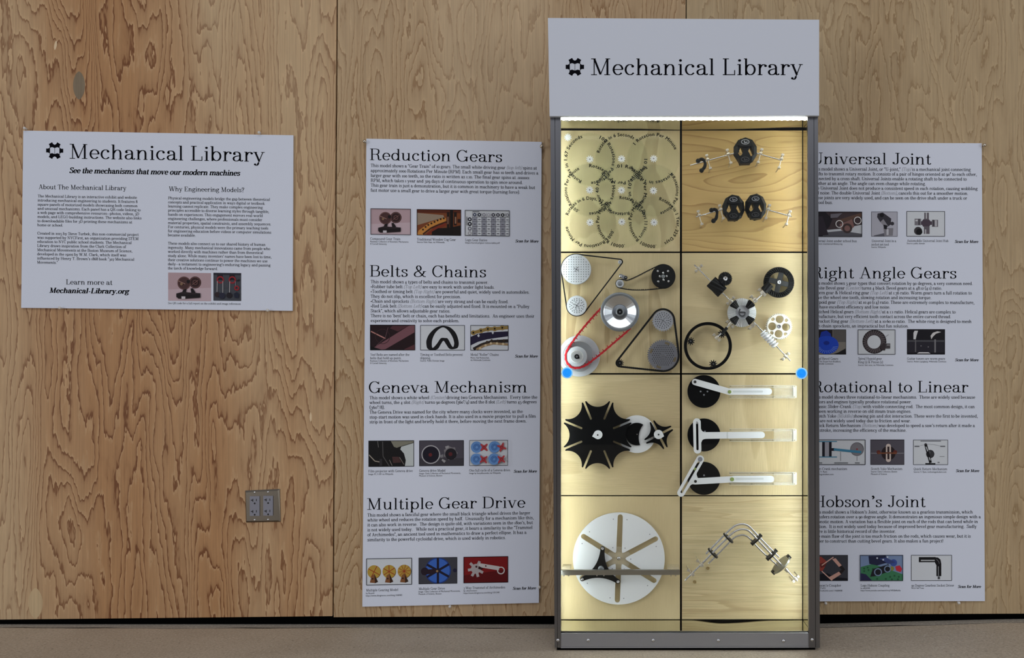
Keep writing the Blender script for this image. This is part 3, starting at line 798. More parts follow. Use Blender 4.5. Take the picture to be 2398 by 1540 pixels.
section(B, 'Belts & Chains', 865.7, 1138.4, 647.4, [
    ('This model shows 4 types of belts and chains to transmit power.', 1143.4, 662.9),
    ('\u2022Rubber tube belt {(Top Left)} are easy to work with under light loads.', 1158, 674.2),
    ('\u2022Toothed or timing belt {(Top Right)} are powerful and quiet, widely used in automobiles.', 1239.7, 685.6),
    ('They do not slip, which is excellent for precision.', 1079.3, 697),
    ('\u2022Chain and sprockets {(Bottom Right)} are very strong and can be easily fixed.', 1190.5, 708.3),
    ('\u2022Red Link belt {(Bottom Left)} can be easily adjusted and fixed. It is mounted on a "Pulley', 1239.7, 719.6),
    ('Stack", which allows adjustable gear ratios.', 1054.5, 731),
    ("There is no 'best' belt or chain, each has benefits and limitations.  An engineer uses their", 1251, 742.4),
    ('experience and creativity to solve each problem.', 1075.5, 753.8)],
    [[('Yes! Belts are named after the', 867.2, 958.8, 832.8, 0), ('belts that hold up pants.', 867, 940, 840.8, 0), (KIN, 866.8, 956.9, 846.3, 1), (COR, 866.8, 905.3, 851.8, 1)],
     [('Timing or Toothed Belts prevent', 984, 1083.4, 832.7, 0), ('slipping.', 984, 1008.9, 840.6, 0), ('Source: Public Domain Image', 984, 1040.8, 846.1, 1)],
     [('Metal "Roller" Chains', 1101.8, 1167.8, 832.7, 0), ('Photo: Ralf Roletschek,', 1101.8, 1145.9, 839.2, 1), ('via Wikimedia Commons', 1101.8, 1148, 844.6, 1)]], (1206, 1258.8, 836.8), 868.2)
section(B, 'Geneva Mechanism', 863.5, 1234, 919.7, [
    ('This model shows a white wheel {(Center)} driving two Geneva Mechanisms.  Every time the', 1258, 934.6),
    ('wheel turns, the 4 slot {(Right)} turns 90 degrees (360\u00b0/4) and the 8 slot {(Left)} turns 45 degrees', 1256.6, 945.6),
    ('(360\u00b0/8).', 901, 957), ('The Geneva Drive was named for the city where many clocks were invented, as the', 1224, 968.3),
    ('stop-start motion was used in clock hands. It is also used in a movie projector to pull a film', 1254.7, 979.7),
    ('strip in front of the light and briefly hold it there, before moving the next frame down.', 1233, 991)],
    [[('Film projector with Geneva drive', 862.9, 966.3, 1105.6, 0), ('Image: M_11-BV via Wikipedia', 862.9, 920.7, 1111.7, 1)],
     [('Geneva drive Model', 981.7, 1043, 1104.4, 0), ('Image: Clark Collection of Mechanical Movements,', 981.5, 1079, 1110, 1), ('Museum of Science, Boston', 981.5, 1035.7, 1115.4, 1)],
     [('One full cycle of a Geneva drive.', 1099, 1195.6, 1103.8, 0), ('Image by Sonyabasoenko via Wikipedia', 1099, 1172.5, 1109.4, 1)]], (1203, 1256.6, 1106.4), 865.6)
section(B, 'Multiple Gear Drive', 859.2, 1229.8, 1193.3, [
    ('This model shows a fanciful gear where the small black triangle wheel drives the larger', 1241.6, 1209.3),
    ('white wheel and reduces the rotation speed by half.  Unusually for a mechanism like this,', 1249.5, 1220.7),
    ("it can also work in reverse.  The design is quite old, with variations seen in the 1800\u2019s, but", 1247.6, 1232.2),
    ('is not widely used today.   While not a practical gear, it bears a similarity to the "Trammel', 1246.7, 1243.8),
    ('of Archimedes", an ancient tool used in mathematics to draw a perfect ellipse. It has a', 1232.6, 1255.3),
    ('similarity to the powerful cycloidal drive, which is used widely in robotics.', 1184.2, 1266.9)],
    [[('Multiple Gearing Model', 857.5, 932.3, 1384.4, 0), ('by Bosetti', 857, 876.7, 1390.4, 1), ('https://www.thingiverse.com/thing:1468481', 856.6, 942.6, 1396.2, 1)],
     [('Multiple Gear Drive', 980.7, 1041.8, 1381, 0), ('Image: Clark Collection of Mechanical Movements,', 980, 1078, 1386.8, 1), ('Museum of Science, Boston', 980, 1034, 1392.2, 1)],
     [('3 Way Trammel of Archimedes', 1085.7, 1182.7, 1379, 0), ('by olivernotters', 1085.5, 1117, 1384.6, 1), ('https://www.thingiverse.com/thing:1501340', 1085.3, 1169.5, 1390, 1)]], (1200.6, 1254.8, 1380.4), 860.4)
WH, K = (206, 210, 216), (16, 15, 20)
B.picture(867.7, 487.6, 962, 548.8, PINK, gear_model(0), 'picture of two brown gear wheels on a black stand')
ORW = (128, 70, 34)
B.picture(976, 489.4, 1079.7, 550.5, (118, 62, 32), [('p', (146, 128, 110), [(0, 14), (60, 22), (62, 30), (0, 62)]), ('r', (84, 36, 18), 0, 0, 100, 14), ('p', (190, 128, 60), [(2, 92), (4, 82), (30, 50), (62, 30), (66, 34), (66, 44), (46, 58), (22, 90), (14, 100), (2, 100)]),
    ('l', (60, 26, 16), 3.5, [(14, 96), (32, 72), (50, 58), (68, 48)]), ('l', (120, 44, 26), 6, [(24, 98), (42, 74), (66, 56)])] + [('c', (52, 30, 14), u, v, 2.2) for u, v in ((14, 78), (20, 68), (26, 60), (33, 54), (40, 48), (47, 42), (54, 37), (61, 34))] +
    [('p', (22, 12, 10), [(34, 86), (48, 72), (72, 70), (100, 60), (100, 100), (34, 100)]), ('r', (30, 16, 12), 68, 10, 74, 70), ('r', (30, 16, 12), 84, 10, 90, 60), ('r', (18, 10, 8), 75, 0, 82, 100), ('r', (120, 84, 66), 69, 28, 72, 56), ('r', (150, 112, 90), 86, 28, 89, 54), ('r', (46, 22, 14), 92, 36, 100, 50)], 'picture of an old wooden cog gear')
T = [('r', (150, 152, 164), 17 + 10.4 * i, 27, 27.4 + 10.4 * i, 99) for i in (0, 2, 4, 6)]
T += [('l', (60, 60, 70), .8, [(17, y), (100, y)]) for y in (27, 45, 63, 81)] + [('l', (60, 60, 70), .6, [(17 + 10.4 * i, 10), (17 + 10.4 * i, 99)]) for i in range(9)]
T += [('c', c, 22 + 10.4 * i, 18, 4) for i, c in enumerate(((60, 66, 90), (24, 26, 44), (140, 140, 150), (170, 170, 178), (50, 46, 60), (50, 46, 60), (24, 24, 30), (130, 132, 140)))] + [('c', WH, 22 + 10.4 * i, 18, 1.6) for i in range(8)]
T += [('c', c, 11, 36 + 18 * i, 4.4) for i, c in enumerate(((40, 40, 54), (18, 18, 30), (120, 120, 130), (160, 160, 166)))] + [('c', WH, 11, 36 + 18 * i, 1.8) for i in range(4)]
T += [('r', (84, 84, 96), 19.5 + 10.4 * i, 35 + 18 * j, 24.5 + 10.4 * i, 37.5 + 18 * j) for i in range(8) for j in range(4)] + [('r', (60, 60, 66), 17, 5, 32, 7), ('r', (60, 60, 66), 4, 26, 5.2, 60)]
B.picture(1088.5, 491.3, 1193.4, 551.6, WH, T, 'printed table of gear ratios')
B.picture(866.6, 760, 972.1, 819.6, (34, 16, 22), [('p', (118, 78, 86), [(100, 0), (100, 28), (34, 96), (24, 98), (8, 90), (86, 4)]), ('p', (78, 44, 50), [(50, 4), (86, 4), (62, 26), (44, 14)]), ('l', (176, 122, 116), 2.6, [(2, 26), (34, 54)]), ('l', (104, 74, 80), 1, [(40, 10), (34, 50), (14, 82)]),
    ('p', (86, 48, 54), [(76, 96), (100, 76), (100, 99), (76, 99)]), ('k', (60, 36, 40), 28, 46, 16, 1.2), ('p', (12, 6, 10), [(0, 84), (30, 100), (0, 100)])], 'dark red picture of a flat belt on a machine')
B.picture(984.1, 760.8, 1088.6, 820, WH, [('p', K, catmull([(14, 80), (14, 60), (20, 36), (32, 14), (44, 4), (56, 3), (68, 10), (80, 32), (86, 64), (85, 86), (78, 94), (66, 94), (58, 76), (52, 62), (46, 76), (38, 96), (22, 98), (16, 92)], 4, True)),
    ('p', WH, catmull([(28, 90), (26, 74), (28, 52), (36, 26), (50, 9), (62, 20), (72, 46), (76, 70), (74, 86), (70, 80), (62, 54), (56, 51), (46, 52), (38, 72)], 4, True))], 'picture of a black toothed belt')
GO, NV = (150, 124, 70), (34, 28, 56)
ch = []
for u, v in ((8, 30), (28, 22), (46, 15), (64, 14), (84, 10)): ch += [('c', GO, u, v, 6.5), ('c', (24, 16, 10), u, v, 2.6)]
B.picture(1101.4, 761, 1190.5, 820.1, WH, [('l', GO, 9, [(4, 32), (28, 22), (46, 15), (64, 14), (100, 9)]), ('p', NV, [(1, 46), (20, 34), (46, 28), (99, 24), (99, 44), (70, 50), (44, 56), (20, 66), (1, 80)]), ('p', WH, [(22, 34), (25, 42), (22, 48), (18, 42)]), ('p', WH, [(59, 24), (62, 30), (59, 36), (56, 30)])] + ch +
    [('l', (40, 32, 30), 9, [(8, 96), (30, 78), (56, 66), (99, 62)]), ('l', (156, 130, 96), 6, [(16, 96), (38, 80), (60, 72), (99, 76)])] + [('c', (206, 186, 150), u, v, 3.2) for u, v in ((26, 92), (40, 80), (54, 72), (70, 72), (86, 74))] + [('c', (60, 46, 36), u, v, 3) for u, v in ((30, 76), (44, 66), (56, 60), (72, 61), (88, 60))], 'picture of gold and dark roller chains')
B.picture(862.9, 1031.4, 969.5, 1092.7, (20, 18, 20), [('p', (190, 196, 196), [(72, 24), (99, 10), (99, 98), (80, 98), (82, 76), (78, 50), (70, 34)]), ('p', (126, 124, 110), [(49, 2), (99, 2), (99, 8), (72, 22), (62, 28), (56, 24)]), ('l', (160, 150, 138), 2, [(1, 54), (14, 78), (26, 82)]), ('l', (94, 92, 90), 1.6, [(20, 2), (22, 26)]), ('l', (80, 78, 78), 1.8, [(31, 4), (32, 60), (46, 98)]),
    ('p', (70, 46, 46), [(52, 62), (66, 62), (72, 84), (54, 86)]), ('l', (120, 112, 106), 1.5, [(46, 74), (52, 96)]), ('l', (120, 112, 106), 1.5, [(68, 64), (78, 92)]), ('r', (46, 44, 48), 24, 70, 30, 96)], 'dark picture of a film projector')
GT = [(70 + (16.5 if i % 2 == 0 else 13) * math.cos(i * .45), 50 + (16.5 if i % 2 == 0 else 13) * 1.74 * math.sin(i * .45)) for i in range(14)]
B.picture(981.7, 1031, 1086.2, 1091, (74, 70, 80), [('r', (60, 57, 64), 0, 70, 100, 100), ('c', (168, 166, 170), 26, 55, 21), ('c', (26, 22, 36), 26, 55, 18.6), ('c', (96, 34, 38), 25, 56, 4), ('p', (120, 116, 120), GT), ('c', (30, 26, 34), 71, 54, 13), ('c', (86, 34, 38), 70, 54, 4.4), ('p', (122, 120, 124), [(46, 58), (54, 54), (54, 66), (48, 68)]), ('p', (150, 148, 150), [(58, 24), (66, 20), (66, 30), (60, 34)]), ('p', (150, 148, 150), [(52, 72), (60, 80), (56, 88), (50, 78)])], 'picture of a pair of dark Geneva wheels')
GV = []
BLU, RDD = (104, 148, 206), (176, 62, 68)
for cx, cy, ph in ((19, 27, 45), (65, 27, 20), (18, 74, 50), (64, 74, 40)):
    GV += [('c', BLU, cx, cy, 15), ('k', (60, 104, 170), cx, cy, 8, 1.4), ('k', (60, 104, 170), cx, cy, 5, 1.2)]
    st = [(cx + 19 + (12.5 if i % 4 in (0, 1) else 5.5) * math.cos(math.radians(ph + i // 4 * 90 + (0, 14, 45, 60)[i % 4] - 7)), cy + 1 + (12.5 if i % 4 in (0, 1) else 5.5) * 1.5 * math.sin(math.radians(ph + i // 4 * 90 + (0, 14, 45, 60)[i % 4] - 7))) for i in range(16)]
    GV += [('p', RDD, st), ('k', (120, 40, 48), cx + 19, cy + 1, 3, 1)]
B.picture(1099, 1030.4, 1189.4, 1090.5, WH, GV, 'picture of blue wheels turning red Geneva stars')
MG = []
for cx, nsp in ((17, 4), (50, 6), (83, 10)):
    MG += [('c', (100, 76, 34), cx + .8, 51, 14.6), ('c', (178, 146, 62), cx, 50, 14.4)] + [('l', (150, 52, 34), 1.5 if nsp < 9 else 1, [(cx, 50), (cx + 14 * math.cos(.5 + 2 * math.pi * i / nsp), 50 + 24.5 * math.sin(.5 + 2 * math.pi * i / nsp))]) for i in range(nsp)]
    MG += [('p', (128, 82, 50), [(cx - 5, 64), (cx + 1, 58), (cx + 8, 88), (cx + 2, 92), (cx - 9, 90)]), ('p', (58, 36, 24), [(cx + 1, 58), (cx + 9, 88), (cx + 2, 93)]), ('c', (40, 26, 22), cx - 3, 76, 1.8)]
B.picture(857.5, 1307.3, 964.8, 1370, WH, MG, 'picture of three yellow slotted wheels')
BB = (58, 100, 184)
B.picture(980.3, 1305.3, 1070.7, 1367.3, (62, 62, 70), [('c', (34, 60, 130), 50, 50, 34), ('c', BB, 50, 50, 31)] + [('l', (28, 24, 44), 6, [(50 - 33 * math.cos(t), 50 - 48 * math.sin(t)), (50 + 33 * math.cos(t), 50 + 48 * math.sin(t))]) for t in (1.57, .52, -.52)] + [('p', (40, 24, 34), [(6, 46), (40, 44), (58, 50), (40, 60), (10, 66)]), ('c', (36, 24, 36), 16, 52, 10), ('c', (150, 120, 84), 48, 52, 3), ('c', (30, 28, 54), 94, 50, 5)], 'picture of a blue slotted wheel')
GRY = (172, 164, 166)
B.picture(1085.3, 1303.4, 1189.8, 1365, (126, 20, 24), [('p', (92, 10, 16), [(0, 70), (100, 50), (100, 100), (0, 100)]), ('c', GRY, 28, 46, 11)] + [('l', GRY, 6, [(28, 46), (28 + 18 * math.cos(a), 46 + 32 * math.sin(a))]) for a in (.5, 1.3, 2.1, 3.0, 3.9, 5.2)] + [('c', (70, 40, 44), 29, 38, 2.4), ('l', (196, 190, 190), 9, [(34, 32), (80, 46)]), ('k', (200, 194, 194), 84, 54, 7.5, 2.6), ('c', (80, 30, 34), 50, 36, 1.6), ('p', (52, 20, 24), [(34, 36), (44, 44), (40, 50), (33, 46)])], 'red picture of a grey trammel model')

D = Poster((1886, 333.5), (2299, 335.2), (2306.5, 1406.8), (1893, 1407.5), 'tall white poster half behind the right edge of the display case, headed Universal Joint')
X0 = 1902.5
section(D, 'Universal Joint', 1898.5, 2180, 384, [
    ('This model shows a Universal Joint, or \u201cU-joint,\u201d {(Top)} is a mechanical joint connecting', 2272.7, 399),
    ('shafts to transmit rotary motion. It consists of a pair of hinges oriented at 90\u00b0 to each other,', 2287.3, 410.2),
    ('connected by a cross shaft. Universal Joints enable a rotating shaft to be connected to', 2263.6, 421.4),
    ('another at an angle. The angle can even change while rotating.', 2168, 432.6),
    ('The Universal Joint does not produce a consistent speed in each rotation, causing wobbling', 2289, 443.7),
    ('and noise. The double Universal Joint {(Bottom)}, cancels this out for a smoother motion.', 2267, 454.9),
    ('These joints are very widely used, and can be seen on the drive shaft under a truck or', 2264.5, 466.1), ('school bus.', 1950, 477.3)],
    [[('Universal Joint under school bus', 1902.5, 2006.4, 566.6, 0), ('Annotation: mechanical-library.org', 1902.5, 1972.4, 572.4, 1)],
     [('Universal Joint in a', 2041.5, 2098.5, 566.5, 0), ('socket set tool', 2040.6, 2081.5, 574.7, 0), ('Source: Wikipedia', 2040.6, 2074.5, 580, 1)],
     [('Automobile Universal Joint Hub', 2124.2, 2221, 566.2, 0), ('Source: public domain', 2123.5, 2165.8, 571.4, 1)]], (2236, 2290.4, 568.5), X0)
section(D, 'Right Angle Gears', 1899.5, 2240, 651.3, [
    ('This model shows 5 gear types that convert rotation by 90 degrees, a very common need.', 2277.8, 666.3),
    ('\u2022White Bevel gear {(Center)} turns 4 black Bevel gears at a 48:12 (4:1) ratio.', 2206, 677.4),
    ('\u2022Worm gear & Helical ring gear {(Top Left)} at 1:36 ratio. Worm gears turn a full rotation to', 2275.5, 688.5),
    ('move the wheel one tooth, slowing rotation and increasing torque.', 2181, 699.6),
    ('\u2022Hypoid gear {(Top Right)} at 10:40 (1:4) ratio. These are extremely complex to manufacture,', 2281.5, 710.8),
    ('but have excellent efficiency and low noise.', 2084.5, 721.9),
    ('\u2022Matched Helical gears {(Bottom Right)} at a 1:1 ratio. Helical gears are complex to', 2237.6, 733),
    ('manufacture, but very efficient tooth contact across the entire curved thread.', 2227, 744.1),
    ('\u2022Sprocket Ring gear {(Bottom Left)} at a 10:60:10 ratio.  The white ring is designed to mesh', 2275, 755.2),
    ('with chain sprockets, an impractical but fun solution.', 2128, 766.3)],
    [[('Pair of Bevel Gears', 1903, 1962.7, 842.2, 0), ('Source: Tim Green from Bradford,', 1903, 1968.7, 847.8, 1), ('via Wikimedia Commons', 1903, 1951.8, 853, 1)],
     [('Spiral Hypoid gear', 2009.6, 2065, 842, 0), ('Ring (1) & Pinion (2)', 2009.6, 2067.6, 850.2, 0), ('Source: Sam nona, via Wikimedia Commons', 2009.6, 2092, 856.2, 1)],
     [('Guitar tuners are worm gears', 2124.5, 2213, 842, 0), ('Source: Anders Ljungberg, Wikimedia Commons', 2124.5, 2216, 847.8, 1)]], (2236.7, 2291, 845.5), X0)
section(D, 'Rotational to Linear', 1901, 2267, 918.2, [
    ('This model shows three rotational-to-linear mechanisms.  These are widely used because', 2283.4, 932.8),
    ('motors and engines typically produce rotational power.', 2134.9, 943.9), ('\u2022Classic Slider-Crank {(Top)} with visible connecting rod.  The most common design, it can', 2282.5, 955),
    ('be seen working in reverse on old steam train engines.', 2134, 966.1), ('\u2022Scotch Yoke {(Middle)} showing pin and slot interaction. These were the first to be invented,', 2289.5, 977.2),
    ('but are not widely used today due to friction and wear.', 2133, 988.3), ("\u2022Quick Return Mechanism {(Bottom)} was developed to speed a saw\u2019s return after it made a", 2282.6, 999.4),
    ('cut stroke, increasing the efficiency of the machine.', 2122.6, 1010.5)],
    [[('Slider-Crank mechanism', 1904, 1983.8, 1100, 0), ('Source: V. Ryan', 1904, 1937, 1105.8, 1), ('technologystudent.com', 1904, 1952, 1111.8, 1)],
     [('Scotch Yoke Mechanism', 2039.7, 2113, 1100, 0), ('Source: Clark Collection, Boston', 2039.5, 2101, 1105.6, 1), ('Museum of Science', 2039.5, 2077, 1111.2, 1)],
     [('Quick Return Mechanism', 2139.8, 2218, 1100.4, 0), ('Source: V. Ryan, technologystudent.com', 2139.8, 2216.4, 1106.2, 1)]], (2238.6, 2292.5, 1104.9), X0 + 1)
section(D, 'Hobson\u2019s Joint', 1903, 2167, 1187, [
    ('This model shows a Hobson\u2019s Joint, otherwise known as a gearless transmission, which', 2278, 1202),
    ('transfers rotation over a 90 degree angle. It demonstrates an ingenious simple design with a', 2296.4, 1213.2),
    ('hypnotic motion. A variation has a flexible joint on each of the rods that can bend while in', 2289.8, 1224.5),
    ('motion.  It is not widely used today because of improved bevel gear manufacturing.  Sadly', 2287, 1235.9),
    ('there is little historical record of the inventor.', 2097.7, 1247.2),
    ('The main flaw of the joint is too much friction on the rods, which causes wear, but it is', 2273, 1258.6),
    ('easier to construct than cutting bevel gears. It also makes a fun project!', 2208.9, 1269.9)],
    [[('Hobson\u2019s Coupler', 1906, 1969.7, 1373, 0), ('by OTVD', 1906, 1933.3, 1378.6, 1), ('https://cults3d.com/:1468408', 1906, 1972.5, 1384.3, 1)],
     [('Lego Hobson Coupling', 2015.8, 2083, 1373, 0), ('by aeh5040', 2015.4, 2037.5, 1378.4, 1), ('https://www.youtube.com/watch?v=q1WK0bfAuNs', 2015.4, 2109, 1383.8, 1)],
     [('90 Degree Gearless Socket Driver', 2134.5, 2234.3, 1373, 0), ('NiCal Van Trees', 2134.3, 2163.7, 1378.2, 1)]], (2243.3, 2296.8, 1376), X0 + 2)
D.picture(1903, 495, 2019, 554, (66, 54, 58), [('p', (196, 200, 206), [(24, 74), (56, 68), (99, 52), (99, 96), (24, 84)]), ('p', (88, 88, 96), [(18, 84), (60, 76), (99, 88), (99, 99), (10, 99)]), ('p', (32, 28, 36), [(0, 4), (26, 2), (40, 30), (34, 60), (24, 80), (20, 98), (0, 98)]), ('p', (96, 72, 62), [(50, 34), (99, 4), (99, 20), (56, 44)]), ('p', (130, 96, 92), [(54, 50), (80, 30), (84, 60), (70, 80), (58, 74)]), ('k', (64, 52, 52), 70, 66, 8, 4),
    ('p', (46, 40, 50), [(4, 22), (20, 18), (32, 92), (6, 96)]), ('k', (226, 222, 222), 54, 49, 7, 1.6), ('k', (226, 222, 222), 91, 35, 7, 1.6), ('p', (110, 106, 116), [(36, 10), (60, 6), (50, 24), (36, 26)])], 'picture under a school bus with two white circles')
D.picture(2040.4, 495, 2101.8, 553.6, (176, 176, 188), [('p', (92, 92, 102), [(10, 96), (50, 86), (50, 99), (10, 99)]), ('p', (128, 126, 134), [(46, 66), (84, 66), (82, 96), (50, 98)]), ('r', (190, 190, 198), 58, 70, 66, 94), ('p', (54, 52, 60), [(24, 8), (44, 4), (76, 28), (74, 52), (58, 64), (34, 42), (22, 22)]), ('p', (140, 138, 146), [(34, 42), (46, 30), (64, 58), (56, 66)]), ('c', (18, 16, 22), 40, 14, 8), ('c', (52, 50, 58), 80, 48, 7), ('p', (22, 20, 28), [(46, 52), (62, 56), (58, 72), (48, 68)])], 'picture of a steel socket joint')
D.picture(2123, 494, 2213, 553.3, WH, [('c', (74, 62, 74), 51, 47, 12), ('r', (74, 62, 74), 30, 40, 72, 54), ('r', (96, 90, 98), 46, 6, 58, 34), ('r', (190, 190, 196), 50, 6, 53, 30), ('r', (96, 90, 98), 45, 60, 60, 90), ('r', (182, 182, 188), 48, 72, 51, 90), ('r', (120, 116, 124), 21, 30, 38, 56), ('r', (46, 40, 48), 31, 31, 34, 55), ('r', (198, 198, 202), 23, 34, 29, 40), ('r', (120, 116, 124), 66, 34, 82, 62), ('r', (46, 40, 48), 68, 34, 71, 60), ('r', (206, 206, 210), 75, 36, 78, 60), ('c', (58, 54, 58), 30, 78, 10.5), ('c', K, 33, 82, 8)], 'picture of a steel joint hub')
D.picture(1905, 771, 1981.5, 829.6, (126, 120, 112), [('r', (92, 88, 86), 60, 2, 99, 50), ('r', (26, 20, 28), 12, 2, 58, 46), ('p', (24, 54, 160), [(16, 44), (24, 10), (40, 4), (52, 16), (58, 44)]), ('c', (30, 70, 190), 40, 62, 37, 28)] + [('l', (120, 150, 220), 1.2, [(40 + 20 * math.cos(a), 66 + 18 * math.sin(a)), (40 + 35 * math.cos(a), 62 + 34 * math.sin(a))]) for a in [i * .22 for i in range(1, 14)]] + [('c', (20, 44, 140), 40, 54, 9, 6), ('p', (22, 20, 24), [(76, 92), (98, 76), (99, 99), (60, 99)])], 'picture of a pair of blue bevel gears')
HY = [('c', (70, 62, 66), 44, 49, 32), ('k', (36, 30, 34), 44, 49, 30, 2.5)] + [('l', (122, 114, 116), .9, [(44 + 20 * math.cos(a), 49 + 29 * math.sin(a)), (44 + 31 * math.cos(a + .16), 49 + 46 * math.sin(a + .16))]) for a in [i * .2244 for i in range(28)]]
D.picture(2009, 771, 2097, 829.6, WH, HY + [('c', WH, 43, 50, 18), ('p', (56, 48, 52), [(58, 70), (70, 52), (76, 62), (72, 84), (64, 82)]), ('r', (72, 68, 72), 74, 56, 86, 76), ('r', (150, 148, 152), 77, 60, 85, 64), ('l', (130, 130, 136), .8, [(72, 30), (82, 20)])], 'picture of a spiral hypoid gear ring')
D.picture(2124, 770.4, 2213, 829.6, (20, 18, 26), [('r', (70, 70, 76), 2, 43, 98, 50), ('r', (36, 34, 44), 2, 50, 98, 92), ('p', (206, 206, 208), [(17, 40), (17, 14), (20, 6), (29, 6), (25, 26), (23, 40)]), ('p', (198, 196, 196), [(64, 40), (62, 26), (68, 14), (80, 8), (90, 11), (76, 18), (68, 30)]), ('r', (100, 98, 102), 21, 42, 24, 90), ('r', (120, 118, 122), 72, 40, 76, 92), ('c', (120, 118, 122), 37, 66, 1.6), ('c', (120, 118, 122), 56, 70, 1.6), ('p', (214, 212, 216), [(26, 96), (32, 91), (56, 91), (62, 96)])], 'dark picture of guitar tuner pegs')
TL = (62, 128, 160)
D.picture(1903, 1028.6, 2027, 1087.9, WH, [('r', TL, 2, 6, 46, 10), ('r', TL, 2, 67, 46, 71), ('r', (28, 26, 38), 18, 10, 36, 67), ('r', (160, 160, 170), 23, 10, 31, 67), ('r', (28, 26, 38), 36, 34, 42, 45), ('c', (126, 124, 130), 84, 38, 12.4), ('k', (84, 82, 90), 84, 38, 12.4, .8), ('l', TL, 4.5, [(40, 39), (92, 50)]), ('c', (150, 60, 64), 84, 38, 1.6), ('l', (90, 92, 98), .6, [(53, 48), (53, 84)]), ('l', (90, 92, 98), .6, [(84, 66), (84, 84)]), ('l', (90, 92, 98), .6, [(12, 74), (12, 84)]), ('r', (70, 72, 80), 7, 91, 18, 94), ('r', (70, 72, 80), 41, 91, 67, 94), ('r', (70, 72, 80), 80, 91, 89, 94)], 'diagram of a slider crank with a blue rod')
D.picture(2038.5, 1028.6, 2117.7, 1087.9, (82, 78, 88), [('c', (36, 24, 28), 53, 54, 21), ('l', (134, 132, 140), 2, [(1, 54), (99, 54)]), ('c', (96, 44, 38), 24, 50, 6), ('c', (96, 44, 38), 73, 50, 6), ('l', (120, 70, 46), 4, [(22, 54), (78, 54)]), ('l', (204, 188, 180), 15, [(53, 26), (53, 80)]), ('c', (204, 188, 180), 53, 27, 7.5), ('c', (204, 188, 180), 53, 79, 7.5), ('l', (46, 30, 34), 6, [(53, 28), (53, 78)]), ('r', (110, 66, 50), 44, 50, 62, 56)], 'picture of a slotted scotch yoke')
D.picture(2138.4, 1029, 2220, 1088, WH, [('c', (52, 52, 56), 49, 57, 12), ('c', (84, 84, 88), 46, 51, 4), ('l', K, 8, [(36, 20), (50, 92)]), ('c', K, 36, 20, 4.2), ('l', WH, 2.4, [(37, 28), (42, 46)]), ('l', WH, 2.2, [(46, 70), (49, 82)]), ('r', K, 35, 93, 64, 98), ('l', (110, 112, 118), .7, [(20, 24), (36, 18), (58, 19), (78, 25)]), ('r', (90, 92, 98), 21, 4, 80, 7), ('r', (110, 112, 118), 4, 24, 18, 29), ('r', (110, 112, 118), 78, 24, 92, 29), ('r', (130, 132, 138), 76, 66, 90, 68), ('r', (130, 132, 138), 70, 88, 76, 93)], 'diagram of a black quick return lever')
D.picture(1905, 1299, 1985.7, 1359.8, (58, 58, 66), [('p', (20, 20, 30), [(0, 78), (40, 70), (60, 84), (99, 90), (99, 99), (0, 99)]), ('p', (150, 62, 54), [(2, 10), (22, 6), (40, 26), (34, 44), (26, 62), (12, 60), (2, 40)]), ('p', (104, 40, 38), [(16, 34), (40, 26), (34, 44), (22, 50)]), ('p', (206, 158, 144), [(54, 16), (64, 12), (82, 40), (74, 46)]), ('p', (206, 158, 144), [(44, 86), (74, 64), (80, 74), (54, 96)]), ('l', (214, 170, 156), 3, [(24, 40), (58, 8)]), ('l', (214, 170, 156), 3, [(24, 62), (54, 98)]), ('p', (34, 26, 28), [(74, 46), (82, 40), (92, 56), (80, 74), (74, 64), (82, 56)])], 'picture of a hand holding a pink coupler')
LG = [('p', (60, 120, 84), [(2, 46), (30, 34), (99, 74), (99, 99), (2, 99)])] + [('c', (38, 84, 58), u, v, 2.2) for u, v in ((10, 52), (18, 48), (10, 62), (20, 58), (30, 54), (70, 84), (80, 80), (90, 84), (60, 92), (74, 94), (88, 94), (40, 92))]
D.picture(2013.6, 1299, 2115, 1359.8, (120, 140, 176), LG + [('p', (34, 38, 66), [(20, 4), (60, 2), (62, 30), (40, 40), (22, 34)]), ('p', (40, 40, 74), [(2, 70), (14, 74), (28, 98), (2, 98)]), ('c', (60, 80, 150), 78, 30, 8), ('p', (190, 48, 66), [(82, 44), (92, 40), (98, 54), (94, 66), (84, 60)]), ('c', (132, 130, 60), 74, 52, 5), ('p', (26, 28, 34), [(30, 54), (66, 36), (72, 60), (40, 80), (24, 84)]), ('k', (120, 140, 170), 42, 66, 8, 2.4), ('k', (120, 140, 170), 64, 54, 7, 2.4), ('p', (58, 70, 120), [(44, 14), (60, 10), (82, 28), (66, 34)]), ('c', (196, 204, 220), 40, 12, 2), ('c', (196, 204, 220), 54, 18, 2), ('c', (196, 204, 220), 64, 8, 2)], 'picture of a brick built coupling on a green base')
D.picture(2133.5, 1299, 2229.2, 1359.4, WH, [('r', K, 19, 8, 60, 28), ('r', (196, 198, 202), 24, 19, 58, 23), ('p', K, [(58, 9), (66, 10), (72, 18), (74, 34), (74, 82), (62, 82), (62, 40), (58, 28)]), ('r', (150, 152, 156), 66, 44, 67.6, 80), ('r', (96, 98, 104), 65, 83, 71, 94), ('c', K, 68, 89, 1.4), ('l', (130, 130, 134), 1, [(62, 16), (68, 26), (69, 34)])], 'picture of a black bent socket driver')

